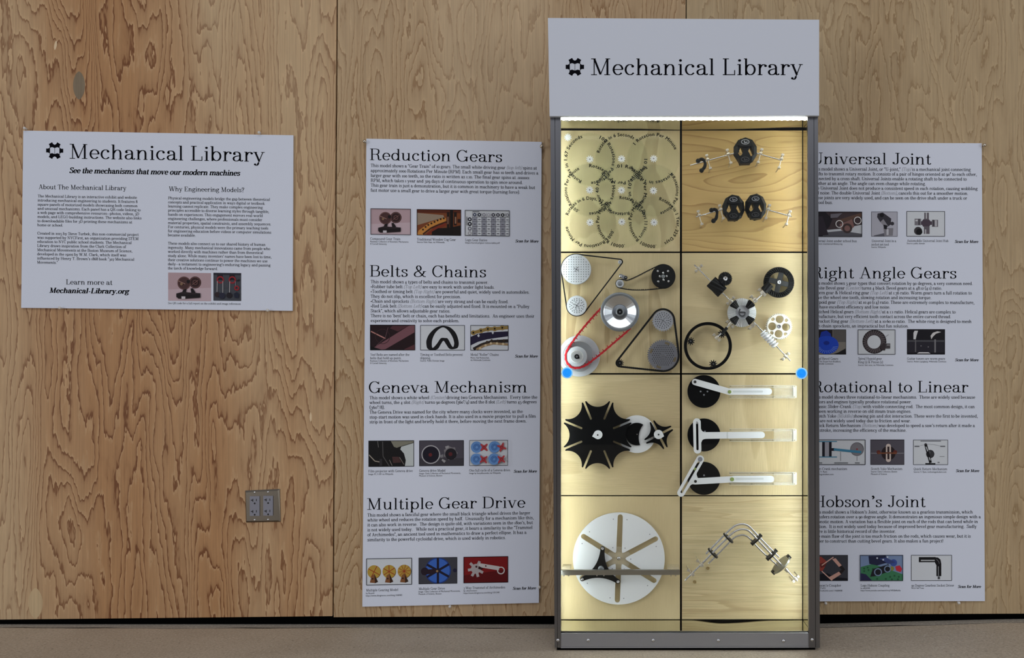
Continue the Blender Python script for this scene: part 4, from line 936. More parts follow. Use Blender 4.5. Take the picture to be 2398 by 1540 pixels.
# ------------------------------------------------------------------ pins, outlet
def pin(px, py, label, mats=None, r=.0065, out=.02):
    mb = MB(); X, Y, Z = wl(px, py, 0)
    m2 = MB(); cone(m2, (X, YW + .012, Z), (X, YW - out + .004, Z), .0011, .0011, 0, 8)
    o = thing('push_pin', label, 'pin', (X, YW - .012, Z), 'pins round the posters')
    m2.build('needle', steel, o)
    ball(mb, (X, YW - out, Z), r, 0, 14, (1, .8, 1)); cone(mb, (X, YW - out + .003, Z), (X, YW - .009, Z), r * .45, r * .6, 0, 12)
    mb.build('head', mats or pin_brass, o)
pin(66, 303.5, 'pale pin at the top left corner of the wide poster', pin_white, .005)
pin(612, 313.5, 'pale pin on the top edge of the wide poster, towards its right end', pin_white, .005)
pin(148, 721.5, 'pale pin under the bottom left of the wide poster', pin_white, .005)
pin(632, 727, 'white pin under the bottom right of the wide poster', pin_white, .0055)
pin(857.6, 334.5, 'shiny metal pin at the top left of the Reduction Gears poster')
pin(1269.8, 346, 'shiny metal pin at the top right of the Reduction Gears poster')
pin(1264.5, 1371.5, 'white pin low on the right edge of the Reduction Gears poster', pin_white, .0052)
pin(1056, 1416.5, 'grey pin under the bottom edge of the Reduction Gears poster', pin_white, .005)
pin(2300.5, 343, 'shiny metal pin at the top right of the Universal Joint poster')
pin(2241, 1408, 'white pin under the bottom right of the Universal Joint poster', pin_white, .005)
pin(1931, 1409, 'pale pin under the Universal Joint poster, next to the display case', pin_white, .005)

o = thing('wall_outlet', 'steel double wall outlet low on the plywood, under the wide poster', 'outlet', wl(613.5, 1186, .001))
mb = MB(); q = [wl(*p, .0065) for p in ((573, 1148.5), (575.2, 1223), (656, 1221.3), (654, 1144.8))]
q2 = [wl(*p, .0065) for p in ((575.4, 1152.2), (577.6, 1219.6), (651.6, 1218), (650.2, 1148.6))]
mb.add([(p[0], YW, p[2]) for p in q] + [(p[0], YW - .003, p[2]) for p in q] + [(p[0], YW - .0065, p[2]) for p in q2],
       [(0, 1, 5, 4), (1, 2, 6, 5), (2, 3, 7, 6), (3, 0, 4, 7), (4, 5, 9, 8), (5, 6, 10, 9), (6, 7, 11, 10), (7, 4, 8, 11), (8, 9, 10, 11)])
mb.build('cover_plate', plate_steel, o)
for cx, cy, s in ((596.3, 1184.4, 0), (627.7, 1183.6, 1)):
    mb = MB(); d = .0065
    def rr(x0, y0, x1, y1, w0, w1, mb_, m=0):
        a = wl(x0, y0, w1); b = wl(x1, y1, w1); prism(mb_, [(a[0], a[2]), (b[0], a[2]), (b[0], b[2]), (a[0], b[2])], None, YW - w0, YW - w1, m)
    rr(cx - 11.4, cy - 23, cx + 11.4, cy + 23, .003, .0088, mb)
    f = mb.build('receptacle', outlet_grey, o, bevel=.0006)
    for dy in (-13.2, 13.2):
        y = cy + dy
        mb = MB(); rr(cx - 5.2, y - 3.5, cx - 3.4, y + 3, .005, .0091, mb); rr(cx - 8.6, y - 1.6, cx - 5, y + .4, .005, .0091, mb); mb.build('neutral_slot', dark_hole, f)
        mb = MB(); rr(cx + 3.4, y - 3.6, cx + 4.9, y + 1.8, .005, .0091, mb); mb.build('live_slot', dark_hole, f)
        mb = MB(); a = [wl(*p, .0091) for p in circ(cx + .1, y + 7, 2.1, 16)]; prism(mb, [(p[0], p[2]) for p in a], None, YW - .005, YW - .0091); mb.build('ground_slot', dark_hole, f)
    for dy in (-32, 32.5):
        mb = MB(); p = wl(cx, cy + dy, .0065); ball(mb, p, .0038, 0, 12, (1, .5, 1)); mb.build('screw', steel, o)

# ------------------------------------------------------------------ display case
FW = YP - YF                                       # w of the front of the frame
case = thing('display_case', 'tall narrow aluminium display case lit from inside, standing on the floor', 'display case', (xpx(1603, YF), YF + .12, 0))
def fr(mb, q, w0, w1, mat=0): pprism(mb, q, None, w0, w1, mat)
for side in (0, 1):
    mb = MB()
    if side == 0:
        fr(mb, [(1288.4, 262), (1298.9, 262), (1305.2, 1516), (1299, 1516)], FW - .014, FW); fr(mb, [(1300.3, 262), (1313, 262), (1313.4, 1516), (1306.2, 1516)], FW - .014, FW)
        fr(mb, [(1297, 262), (1302, 262), (1307, 1516), (1303, 1516)], FW - .014, FW - .008)
    else:
        fr(mb, [(1891.3, 262), (1905.4, 262), (1909.4, 1516), (1894, 1516)], FW - .014, FW); fr(mb, [(1906.6, 262), (1915.6, 262), (1920.2, 1516), (1910.6, 1516)], FW - .014, FW)
        fr(mb, [(1904, 262), (1908, 262), (1912, 1516), (1908, 1516)], FW - .014, FW - .008)
    mb.build('stile', alu, case, bevel=.0008)
mb = MB(); fr(mb, [(1313.4, 1483), (1893.8, 1482), (1894, 1512.5), (1313.4, 1513.5)], FW - .03, FW - .002); fr(mb, [(1313.4, 1513.9), (1894, 1512.9), (1894, 1516), (1313.4, 1517)], FW - .03, FW - .0005)
mb.build('bottom_rail', rail_alu, case, bevel=.0006)
mb = MB(); fr(mb, [(1313.2, 250), (1891.2, 250), (1891.2, 273.5), (1313.2, 273.5)], FW - .03, FW - .004); mb.build('top_rail', alu, case)
XL, XR = xpx(1288.6, YF) + .004, xpx(1916, YF) - .002
ZB, ZT = zpx(1516, YF), 1.72
def sbox(mb, xt0, xb0, xt1, xb1, y0, y1, z0, z1):          # a box whose sides follow the slant of the left post
    vs = [(x, y, z) for y in (y0, y1) for x, z in ((xt0, z1), (xt1, z1), (xb1, z0), (xb0, z0))]
    mb.add(vs, [(0, 1, 2, 3), (7, 6, 5, 4), (0, 4, 5, 1), (1, 5, 6, 2), (2, 6, 7, 3), (3, 7, 4, 0)])
XT, XB = xpx(1288.8, YF) + .001, xpx(1299.4, YF) + .001
mb = MB(); sbox(mb, XT, XB, XT + .003, XB + .003, YF + .0145, 3.135, ZB, ZT); mb.build('side_panel', alu, case)
mb = MB(); box(mb, XR - .004, XR, YF + .0145, 3.135, ZB, ZT); mb.build('side_panel', alu, case)
mb = MB(); box(mb, XL, XR, YF + .001, 3.135, ZT, ZT + .006); mb.build('top_panel', alu, case)
mb = MB(); box(mb, XL + .016, XR - .006, YF + .007, 3.11, 0, ZB); mb.build('base_shade', gap_black, case)  # black block set in for the shadow under the case frame
mb = MB(); box(mb, XL + .014, XR - .005, YP + .012, YP + .02, ZB, ZT); mb.build('back_board', gap_black, case)
rx = xpx(1879.6, YP); tz, bz = zpx(305.0, YP), zpx(1450.2, YP)
LT, LB = XT + .0042, XB + .0042
lx = LB
mb = MB(); box(mb, rx, rx + .003, YF + .0145, YP + .011, bz - .01, tz + .01); mb.build('mirror_liner', mirror, case, label='mirrored inner side wall, right')
mb = MB(); sbox(mb, LT - .001, LB - .001, LT, LB, YF + .0145, YP + .011, bz - .01, tz + .01); mb.build('mirror_liner', mirror, case, label='mirrored inner side wall, left')
def sheet_(y0, z, prof, lab, up):
    """thin slightly warped mirror sheet; prof: (picture x at the panel plane, gap to the panels in metres)"""
    mb = MB(); vs = []; n = 81; s = 1 if up else -1
    for i in range(n):
        px = 1311 + (1879 - 1311) * i / (n - 1)
        for (xa, ga), (xb, gb) in zip(prof, prof[1:]):
            if xa <= px <= xb: u = (px - xa) / (xb - xa); u = u * u * (3 - 2 * u); g = ga + (gb - ga) * u
        for y in (y0, YP + .011):
            for e in (0, .002): vs.append((xpx(px, YP), y, z + s * ((min(g, .0012) if y == y0 else g) + e)))
    fs = []
    for i in range(n - 1):
        a_, b_ = i * 4, i * 4 + 4
        fs += [(a_, a_ + 2, b_ + 2, b_), (a_ + 1, b_ + 1, b_ + 3, a_ + 3), (a_, b_, b_ + 1, a_ + 1), (a_ + 2, a_ + 3, b_ + 3, b_ + 2)]
    mb.add(vs, fs, 0)
    mb.build('mirror_liner', mirror, case, label=lab)
sheet_(YF + .031, tz, [(1310, .0034), (1480, .0026), (1597, .0006), (1650, .0010), (1880, .0052)], 'mirrored inner ceiling', True)
sheet_(YF + .0145, bz, [(1310, .0007), (1360, .0012), (1595, .0007), (1615, .0008), (1690, .0064), (1820, .0012), (1880, .0006)], 'mirrored inner floor', False)
mb = MB(); box(mb, xpx(1309, YF), xpx(1896, YF), YF + .0055, YF + .0075, zpx(1484, YF), zpx(280, YF)); mb.build('front_pane', pane_mat, case, label='clear front pane')
for x, y in ((1306.4, 1498.5), (1377.2, 1498.8), (1529.6, 1498.6), (1682.2, 1499.2), (1835, 1500.2), (1901.8, 1497.3)):
    mb = MB(); p = cb(x, y, FW); ball(mb, p, .0052, 0, 14, (1, .55, 1)); mb.build('bolt', steel, case)
# sign on top
q = [(1283, 42), (1918.4, 46), (1918.2, 270.3), (1287, 271.6)]
WS = FW + .016
mb = MB(); fr(mb, q, FW + .001, WS)
sign = mb.build('header_sign', [sign_white], label='large white Mechanical Library header sign on top of the display case', cat='sign')
spl = lambda x, y, l: cb(x, y, WS + .0004 + l)
setwords('Mechanical Library', 1383.2, 1879, 39, lambda dx, dy: spl(1383.2 + dx, 175.8 - dy, 0), 'sign_word', sign)
emblem(sign, spl, 1346.2, 156.5, 22)
# lights inside the case
led = thing('led_strip', 'glowing strip of small warm lamps along the top front of the display case', 'light strip', cb(1602, 277, FW - .016))
mb = MB(); fr(mb, [(1314, 274.2), (1891, 274.2), (1891, 277), (1314, 277)], FW - .028, FW - .008); mb.build('tape', led_mat, led)
for i in range(43):
    mb = MB(); p = cb(1320 + i * 13.45, 277.6, FW - .016); ball(mb, p, .0068, 0, 10, (1, 1, .95)); mb.build('lamp_bead', led_mat, led)
for xt, xb, y, s, nm in ((LT + .003, LB + .003, YP - .075, 1, 'left'), (rx - .0010, rx - .0010, YP - .106, -1, 'right')):
    o = thing('led_strip', 'glowing upright light strip behind the %s post of the display case' % nm, 'light strip', (xt, y, .9))
    hw = .0015 if s > 0 else .0008
    mb = MB(); sbox(mb, xt - hw, xb - hw, xt + hw, xb + hw, y, y + .0065, bz + .004, tz - .02); mb.build('lamp_tape', led_side if s > 0 else led_slim, o)
    mb = MB(); sbox(mb, xt - hw, xb - hw, xt + hw, xb + hw, y - .0016, y - .0001, bz + .004, tz - .02); mb.build('backing', nickel, o)
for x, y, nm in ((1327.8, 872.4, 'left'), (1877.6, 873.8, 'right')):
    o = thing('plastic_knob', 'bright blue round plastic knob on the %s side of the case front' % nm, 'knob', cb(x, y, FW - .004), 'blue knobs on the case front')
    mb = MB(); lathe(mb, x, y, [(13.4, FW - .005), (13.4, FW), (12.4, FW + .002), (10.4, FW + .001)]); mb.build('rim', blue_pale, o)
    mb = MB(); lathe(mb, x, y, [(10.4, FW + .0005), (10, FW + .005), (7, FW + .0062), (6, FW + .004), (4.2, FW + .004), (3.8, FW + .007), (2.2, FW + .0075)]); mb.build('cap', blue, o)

# ------------------------------------------------------------------ the eight panels
GX = [(1306.5, 1592.3), (1597.2, 1878.4)]
GY = [(305.5, 588.3), (592.2, 873.2), (876.8, 1158.8), (1161.6, 1449.3)]
desc = [['reduction gears', 'universal joints'], ['belts and chains', 'right angle gears'], ['black slotted star wheels', 'three black crank discs'], ['white six slot wheel', 'bent rods']]
grain = [['pale', 'curvy grained'], ['pale', 'smooth'], ['level grained', 'fine grained'], ['plain', 'streaky']]
for r in range(4):
    for c in range(2):
        (x0, x1), (y0, y1) = GX[c], GY[r]
        if c == 0: x0 = 1304.8 + 2.5 * r
        mb = MB(); pprism(mb, [(x0, y0), (x1, y0), (x1, y1), (x0, y1)], None, -.0095, 0)
        mb.build('plywood_panel', birch[r * 2 + c], bevel=.0005, label='%s birch panel behind the %s in the lit case' % (grain[r][c], desc[r][c]), cat='panel', group='square panels in the display case')

def zc(s, ox, oy): return lambda x, y: (ox + x / s, oy + y / s)
def one(name, mats, fn, label, cat, group=None, bevel=0):
    mb = MB(); fn(mb); return mb.build(name, mats, label=label, cat=cat, group=group, bevel=bevel)
def holder(name, label, cat, px, py, w, group=None): return thing(name, label, cat, cb(px, py, w), group)
def part(name, mats, parent, fn, label=None, bevel=0):
    mb = MB(); fn(mb); return mb.build(name, mats, parent, label=label, bevel=bevel)
def post(mb, px, py, w1, r=1.6, mat=0):
    p = cb(px, py, w1); cone(mb, (p[0], YP, p[2]), p, r * k_of(w1), r * k_of(w1), mat, 10)
def arctext(mb, txt, cx, cy, r, a0, a1, cap, w):
    gl = [sans(ch, True) for ch in txt]; tot = sum(g[0] for g in gl); cur = 0.0; s = cap / 100
    for adv, V, Q in gl:
        if V:
            a = math.radians(a0 + (a1 - a0) * (cur + adv / 2) / tot); hs = math.radians(abs(a1 - a0)) * r / tot
            ux, uy = math.cos(a), math.sin(a)            # outwards (y up); reading direction is clockwise
            P = []
            for x, y in V:
                tx = (x - adv / 2) * hs; ry = r + y * s
                P.append(cb(cx + ux * ry + uy * tx, cy - (uy * ry - ux * tx), w))
            mb.add(P, Q)
        cur += adv

# --- panel 1: gear train
gpos = [(1381.2, 372.4), (1455.6, 371.6), (1530.7, 371), (1530.3, 446), (1455.2, 445), (1380.8, 444.3), (1381.7, 520.2), (1456, 519), (1531.6, 520.2)]
gtxt = [(('Rotates in 1.67 Seconds', 250, 108), ('100 Rotations Per Minute', 68, -88)),
        (('Rotates in 6 Seconds', 166, 58), ('10 Rotations Per Minute', 2, -146)),
        (('1 Rotation Per Minute', 146, 22), ('Rotates in 1 Minute', -38, -162)),
        (('.1 Rotations Per Minute', 49, -74), ('Rotates in 10 Minutes', 250, 104)),
        (('.01 Rotations Per Minute', 104, -48), ('Rotates in 1 Hour 40 Minutes', 290, 126)),
        (('.001 Rotations Per Minute', 244, 116), ('Rotates in 16 Hours 40 Minutes', 92, -92)),
        (('Rotates in 6 Days, 22 Hours', 163, 22), ('.0001 Rotations Per Minute', -18, -170)),
        (('Rotates in 69 Days 11 Hours', 96, -42), ('.00001 Rotations Per Minute', 278, 124)),
        (('Rotates in 1 Year, 329 Days', 78, -64), ('.000001 Rotations Per Minute', 276, 116))]
order = ['top left', 'top middle', 'top right', 'middle right', 'central', 'middle left', 'bottom left', 'bottom middle', 'bottom right']
for i, (x, y) in enumerate(gpos):
    w = .016 + .0042 * i
    o = holder('clear_gear', 'large clear toothed disc lettered %s' % gtxt[i][0][0], 'gear', x, y, w, 'clear lettered gears')
    part('gear_disc', gear_clear, o, lambda mb: pprism(mb, gearpts(x, y, 63, 60.4, 100, .01), [circ(x, y, 2, 12)], w, w + .0015))
    part('lettering', ink, o, lambda mb: [arctext(mb, t, x, y, 53, a0, a1, 8.0, w + .0019) for t, a0, a1 in gtxt[i]])
    part('axle', steel, o, lambda mb: post(mb, x, y, w + .002, 1.6))
WG = [(1329.8, 320.9)] + gpos
pc = ['at the upper left corner of the clear gear train', 'at the hub of the top left clear gear'] + ['at the hub of the %s clear gear' % n for n in order[1:]]
for i, (x, y) in enumerate(WG):
    w = .016 + .0042 * i - (.0042 if i else 0)
    o = holder('small_gear', 'small white ten tooth gear ' + pc[i], 'gear', x, y, w + .003, 'small white ten tooth gears')
    part('gear_wheel', white, o, lambda mb: pprism(mb, gearpts(x, y, 8.6, 5.4, 10, .3 + .4 * i, .7), [circ(x, y, 1.9, 12)], w + .003, w + .0075))
    part('axle_tip', steel, o, lambda mb: disc(mb, x, y, 1.7, 0 if i == 0 else w + .002, w + .0085, 0, 12))

# --- panel 2: universal joints
Z2 = zc(4.529, 1590, 260)
def obox(mb, c, d, a, hl, ha, hb, mat=0):
    b = d.cross(a); vs = [c + d * (sx_ * hl) + a * (sa * ha) + b * (sb * hb) for sx_ in (-1, 1) for sa in (-1, 1) for sb in (-1, 1)]
    mb.add(vs, [(0, 1, 3, 2), (4, 6, 7, 5), (0, 4, 5, 1), (2, 3, 7, 6), (0, 2, 6, 4), (1, 5, 7, 3)], mat)
def bearing(px, py, ang, w, label, up=9, down=22, thick=1.5, group='silver shaft bearings', col=3.6, ln=3.4, lug=True):
    """ring on a shaft, with a two eared flange whose ears stand on posts"""
    c = Vector(cb(px, py, w)); k = k_of(w); t = math.radians(ang)
    d = Vector((math.cos(t), 0, math.sin(t))); n = Vector((-math.sin(t), 0, math.cos(t)))
    if n.z < 0: n = -n
    o = thing('shaft_bearing', label, 'bearing', c, group)
    part('collar', nickel, o, lambda mb: cone(mb, c - d * ln * k, c + d * ln * k, col * k, col * k, 0, 16))
    part('flange', nickel, o, lambda mb: obox(mb, c + n * (up - down) / 2 * k - Vector((0, -.004, 0)), d, n, thick * k / 2, (up + down) / 2 * k, .006), bevel=.0008)
    for h in (up, -down):
        q = c + n * h * k
        def ear(mb, q=q):
            obox(mb, q, d, n, 3.2 * k if lug else 1.5 * k, 2.4 * k, .007)
            cone(mb, (q.x, YP, q.z), (q.x, q.y, q.z), 1.5 * k, 1.5 * k, 0, 10)
        part('ear', nickel, o, ear, bevel=.0006)
    return o
def rod(mb, a, b, w, r, mat=0): cone(mb, cb(*a, w), cb(*b, w), r * k_of(w), r * k_of(w), mat, 14)
def joint_ball(parent, cx, cy, rx, ry, w, tilt):
    dec = lambda s, dx=0: [(cx + dx + s * rx * math.cos(math.radians(18 + tilt + 36 * i)), cy - s * ry * math.sin(math.radians(18 + tilt + 36 * i))) for i in range(10)]
    S = rx / 28.0
    kl = [(cx + x * S * .2208, cy + y * S * .2208) for x, y in ((-86, 46), (-46, -44), (-24, 14), (-52, 66))]
    kr = [(cx - x * S * .2208 , cy + y * S * .2208) for x, y in ((-86, 46), (-46, -44), (-24, 14), (-52, 66))]
    def body(mb):
        rings = [(.86, w - .014), (1.0, w - .003), (.97, w + .006), (.70, w + .017)]
        vs = []
        for s, ww in rings:
            vs += [(p[0], YP - ww, p[1]) for p in pp(dec(s), w)]
        for j in range(3): mb.add(vs, [(j * 10 + i, j * 10 + (i + 1) % 10, j * 10 + 10 + (i + 1) % 10, j * 10 + 10 + i) for i in range(10)])
        for s, ww in ((.70, w + .017), (.86, w - .014)):
            ls = [pp(dec(s), w), pp(kl, w), pp(kr, w)]; flat = [p for l in ls for p in l]
            mb.add([(x, YP - ww, z) for x, z in flat], tessellate_polygon([[Vector((x, z, 0)) for x, z in l] for l in ls]))
        for hl in (kl, kr):
            q = pp(hl, w); mb.add([(x, YP - ww, z) for ww in (w + .017, w - .014) for x, z in q], [(i, (i + 1) % 4, 4 + (i + 1) % 4, 4 + i) for i in range(4)])
    b = part('joint_body', black, parent, body)
    u = S * .2208
    part('yoke', black, parent, lambda mb: pprism(mb, [(cx - 78 * u, cy - 62 * u), (cx - 52 * u, cy - 128 * u), (cx + 52 * u, cy - 128 * u), (cx + 78 * u, cy - 62 * u), (cx + 30 * u, cy - 50 * u), (cx - 30 * u, cy - 50 * u)], None, w, w + .024), bevel=.002)
    part('yoke', black, parent, lambda mb: pprism(mb, [(cx - 76 * u, cy + 70 * u), (cx - 46 * u, cy + 44 * u), (cx + 46 * u, cy + 40 * u), (cx + 76 * u, cy + 66 * u), (cx + 56 * u, cy + 128 * u), (cx - 52 * u, cy + 132 * u)], None, w, w + .026), bevel=.002)
    def ringmark(mb, y, ww):
        pprism(mb, circ(cx, cy + y * u, 44 * u, 24, 27 * u), [circ(cx, cy + y * u, 36 * u, 24, 20 * u)], ww - .001, ww + .0008)
        pprism(mb, [(cx - 14 * u, cy + (y - 10) * u), (cx - 4 * u, cy + (y - 12) * u), (cx - 2 * u, cy + (y + 4) * u), (cx + 22 * u, cy + (y - 4) * u), (cx + 24 * u, cy + (y + 6) * u), (cx - 8 * u, cy + (y + 15) * u)], None, ww - .001, ww + .0008)
    part('pivot_cap', grey_disc, parent, lambda mb: ringmark(mb, -96, .024 + w), 'grey ring on the pivot')
    part('pivot_cap', pbr('dull_black', (44, 44, 46), .5), parent, lambda mb: ringmark(mb, 84, .026 + w))
def crank(pts, w, label, r=4.2):
    P = catmull([Z2(*p) for p in pts], 6)
    o = holder('hand_crank', label, 'crank', *P[len(P) // 2], w)
    def arm(mb):
        n = len(P); tube(mb, [cb(x, y, w) for x, y in P], [k_of(w) * (r * (.72 + .22 * abs(math.sin(i / n * 6)))) for i in range(n)], 0, 12)
    part('arm', black, o, arm)
    for p in (P[0], P[-1]): part('grip', black, o, lambda mb: ball(mb, cb(*p, w), k_of(w) * r * 1.32, 0, 14))
w = .058
o = holder('universal_joint', 'single black faceted universal joint on slanting steel shafts, upper pair panel', 'universal joint', *Z2(705, 425), w)
part('shaft', steel, o, lambda mb: rod(mb, Z2(120, 575), Z2(640, 432), w, 1.5)); part('shaft', steel, o, lambda mb: rod(mb, Z2(770, 432), Z2(1092, 522), w, 1.5))
joint_ball(o, *Z2(703, 424), 28.6, 32, w, 0)
crank([(203, 528), (235, 510), (262, 520), (278, 555), (270, 595), (240, 630)], w, 'black curled crank handle on the left shaft end of the single universal joint')
for x, y, a, nm in ((305, 512, 16, 'beside the crank of the single universal joint'), (522, 455, 16, 'just left of the single universal joint'), (866, 448, -16, 'just right of the single universal joint'), (1088, 505, -16, 'at the right shaft end of the single universal joint')):
    bearing(*Z2(x, y), a, w, 'silver shaft bearing ' + nm)
o = holder('universal_joint', 'pair of touching black faceted universal joints on steel shafts, lower on the panel', 'universal joint', *Z2(696, 1020), w)
part('shaft', steel, o, lambda mb: rod(mb, Z2(180, 1122), Z2(500, 1030), w, 1.5)); part('shaft', steel, o, lambda mb: rod(mb, Z2(880, 1030), Z2(1195, 1118), w, 1.5))
joint_ball(o, *Z2(578, 1028), 27, 32, w, 8); joint_ball(o, *Z2(812, 1018), 26, 32, w, -6)
crank([(345, 1050), (378, 1042), (402, 1062), (402, 1100), (392, 1140), (366, 1164)], w, 'black curled crank handle left of the double universal joint')
for x, y, a, nm in ((215, 1104, 16, 'at the far left shaft end of the double universal joint'), (442, 1042, 16, 'between the crank and the double universal joint'), (948, 1040, -16, 'just right of the double universal joint'), (1166, 1104, -16, 'at the right shaft end of the double universal joint')):
    bearing(*Z2(x, y), a, w, 'silver shaft bearing ' + nm)

# --- panel 3: belts and chains
Z3 = zc(4.969, 1290, 580); S3 = 1 / 4.969
def dots(mb, pts, r, w): [disc(mb, x, y, r, w - .001, w + .0003, 0, 8) for x, y in pts]
def pulley(name, label, cx, cy, R, w, mats, holes, hr=1.0, hub=4, teeth=0, depth=.012, slots=()):
    o = holder(name, label, 'pulley' if not teeth else 'sprocket', cx, cy, w)
    if teeth: part('sprocket_plate', mats, o, lambda mb: pprism(mb, gearpts(cx, cy, R + 2.3, R - .6, teeth, .1, .75, .4), None, w - .004, w), bevel=0)
    else: part('pulley_disc', mats, o, lambda mb: lathe(mb, cx, cy, [(R, w - depth), (R - 1.6, w - depth * .7), (R - 1.6, w - depth * .3), (R, w - .001), (R - .6, w)]))
    part('holes', dark_hole, o, lambda mb: dots(mb, holes, hr, w))
    if slots: part('openings', pbr('opening_brown', (104, 92, 70), .8), o, lambda mb: [pprism(mb, q, None, w - .001, w + .0003) for q in slots])
    part('hub', steel, o, lambda mb: (disc(mb, cx, cy, hub * .55, w, w + .004, 0, 16), [disc(mb, cx + hub * 1.3 * math.cos(a), cy + hub * 1.3 * math.sin(a), hub * .3, w, w + .0018, 0, 10) for a in (.6, 2.1, 3.7, 5.3)]))
    part('axle', steel, o, lambda mb: post(mb, cx, cy, w - .001, 2))
    return o
c1 = Z3(295, 250); c2 = Z3(803, 163); c3 = Z3(302, 672)
grid = [(c1[0] + i * 5.75, c1[1] + j * 5.75) for i in range(-5, 6) for j in range(-5, 6) if 9 < (i * 5.75) ** 2 + (j * 5.75) ** 2 < 31 ** 2]
pulley('belt_pulley', 'large pale grey pulley with a grid of small holes, inside the tube belt', *c1, 35, .034, alu_disc, grid)
grid = [(c3[0] + r_ * math.cos(a), c3[1] + r_ * math.sin(a)) for r_, n_ in ((12.5, 12), (16.4, 18), (8.5, 7)) for a in [2 * math.pi * (i + .5 * (r_ > 13)) / n_ for i in range(n_)]]
pulley('belt_pulley', 'smaller pale grey pulley with dark holes, at the bottom of the tube belt', *c3, 23.6, .034, alu_disc, grid, 1.15)
o = holder('idler_pulley', 'tiny silver idler at the right corner of the tube belt', 'pulley', *c2, .034)
part('idler_wheel', alu_disc, o, lambda mb: lathe(mb, *c2, [(4.4, .022), (4.4, .033), (3.6, .0345)])); part('axle', steel, o, lambda mb: post(mb, *c2, .036, 1.5))
one('tube_belt', rubber, lambda mb: tube(mb, [cb(x, y, .027) for x, y in beltpath([(c1[0], c1[1], 35.2), (c2[0], c2[1], 6), (c3[0], c3[1], 24)], 40)], .0021, 0, 8, True), 'thin black tube belt round the two pale perforated pulleys', 'belt')
# toothed belt
bp_ = Z3(1307, 331); sp = Z3(803, 415); ip = Z3(872, 345)
big = [(1307 + 139 * math.cos(a), 331 + 139 * math.sin(a)) for a in [math.radians(-122 + i * 11.4) for i in range(20)]]
P = [Z3(*p) for p in big + [(1130, 487), (960, 489), (862, 478), (803, 465), (770, 450), (754, 415), (768, 384), (800, 366), (842, 366), (876, 375), (912, 368), (1010, 325), (1120, 268)]]
P = catmull(P, 14, True)
def tbelt(mb):
    ribbon(mb, P, .75, .022, .034)
    nm = normals2(P, True); acc = 0
    for i in range(len(P)):
        x, y = P[i]; a, b = P[i - 1]; acc += math.hypot(x - a, y - b)
        if acc > 2.6 and math.hypot(x - bp_[0], y - bp_[1]) > 30:
            acc = 0; nx, ny = nm[i]; ribbon(mb, [(x + nx * .6, y + ny * .6), (x + nx * 2.2, y + ny * 2.2)], .65, .022, .034, 0, False)
one('toothed_belt', rubber, tbelt, 'thin black toothed belt from the big black pulley to the little silver one', 'belt')
o = holder('toothed_pulley', 'round black pulley with silver screws at the upper right of the belts panel', 'pulley', *bp_, .036)
part('pulley_disc', black, o, lambda mb: lathe(mb, *bp_, [(27.4, .018), (26, .022), (26, .034), (27.6, .035), (27, .037)]))
for x, y in ((1307, 290), (1267, 330), (1348, 328), (1310, 370), (1245, 270), (1365, 270), (1250, 390), (1370, 388)):
    part('screw', steel, o, lambda mb: lathe(mb, *Z3(x, y), [(2.6, .0368), (2.5, .0385), (1.2, .039)], 0, 14))
part('hub', grey_ring, o, lambda mb: lathe(mb, *bp_, [(4.3, .0368), (4.2, .039), (2, .0395)], 0, 18)); part('axle', steel, o, lambda mb: post(mb, *bp_, .02, 2))
o = holder('toothed_pulley', 'small silver toothed pulley at the left end of the toothed belt', 'pulley', *sp, .036)
part('pulley_disc', alu_disc, o, lambda mb: lathe(mb, *sp, [(9.6, .018), (8.6, .021), (8.6, .034), (9.4, .035), (9, .0375)]))
part('hub', grey_ring, o, lambda mb: lathe(mb, *sp, [(5.6, .037), (5.2, .039), (3.2, .0385), (2, .041), (1, .041)], 0, 20)); part('axle', steel, o, lambda mb: post(mb, *sp, .02, 2))
o = holder('belt_tensioner', 'grey tensioner arm with a small black roller above the little silver pulley', 'tensioner', *Z3(840, 335), .036)
part('arm', grey_disc, o, lambda mb: pprism(mb, capsule(*Z3(812, 325), *Z3(866, 346), 4.2), None, .02, .026))
part('roller', black, o, lambda mb: lathe(mb, *ip, [(3.8, .026), (3.8, .036), (3, .037)], 0, 18)); part('screw', steel, o, lambda mb: lathe(mb, *ip, [(2.2, .037), (1.8, .039)], 0, 14))
part('screw', steel, o, lambda mb: lathe(mb, *Z3(808, 332), [(3, .026), (2.4, .029), (1, .0295)], 0, 14)); part('axle', steel, o, lambda mb: post(mb, *Z3(808, 332), .02, 1.6))
# stepped pulleys and the red link belt
g1 = Z3(803, 745); g2 = Z3(302, 1265); g3 = Z3(330, 1258)
o = holder('cone_pulley', 'big shiny cone pulley with a grey rim in the middle of the belts panel', 'pulley', *g1, .06)
part('rim', grey_ring, o, lambda mb: lathe(mb, *g1, [(36, .030), (40, .033), (46, .046), (46, .049), (45.4, .0505), (38.4, .0512), (38, .050)], 0, 64, True, False))
part('cone', mirror_cone, o, lambda mb: lathe(mb, *g1, [(38.2, .0495), (37, .0488), (18, .040), (16.6, .040), (16, .044), (9.4, .0445)], 0, 30, False))
part('hub', grey_ring, o, lambda mb: lathe(mb, *g1, [(9.6, .041), (9.3, .056), (7, .057), (6.6, .054)], 0, 32)); part('bore', black, o, lambda mb: disc(mb, *g1, 6.4, .05, .0547, 0, 24))
part('axle', steel, o, lambda mb: (post(mb, *g1, .031, 4), disc(mb, *g1, 1.9, .05, .0565, 0, 14)))
o = holder('stepped_pulley', 'silver stack of stepped pulleys at the lower left, inside the red belt', 'pulley', *g2, .05)
part('step', alu_disc, o, lambda mb: lathe(mb, *g3, [(46, .012), (48.6, .015), (48.6, .018), (47.6, .0195)], 0, 64), 'largest disc of the stack')
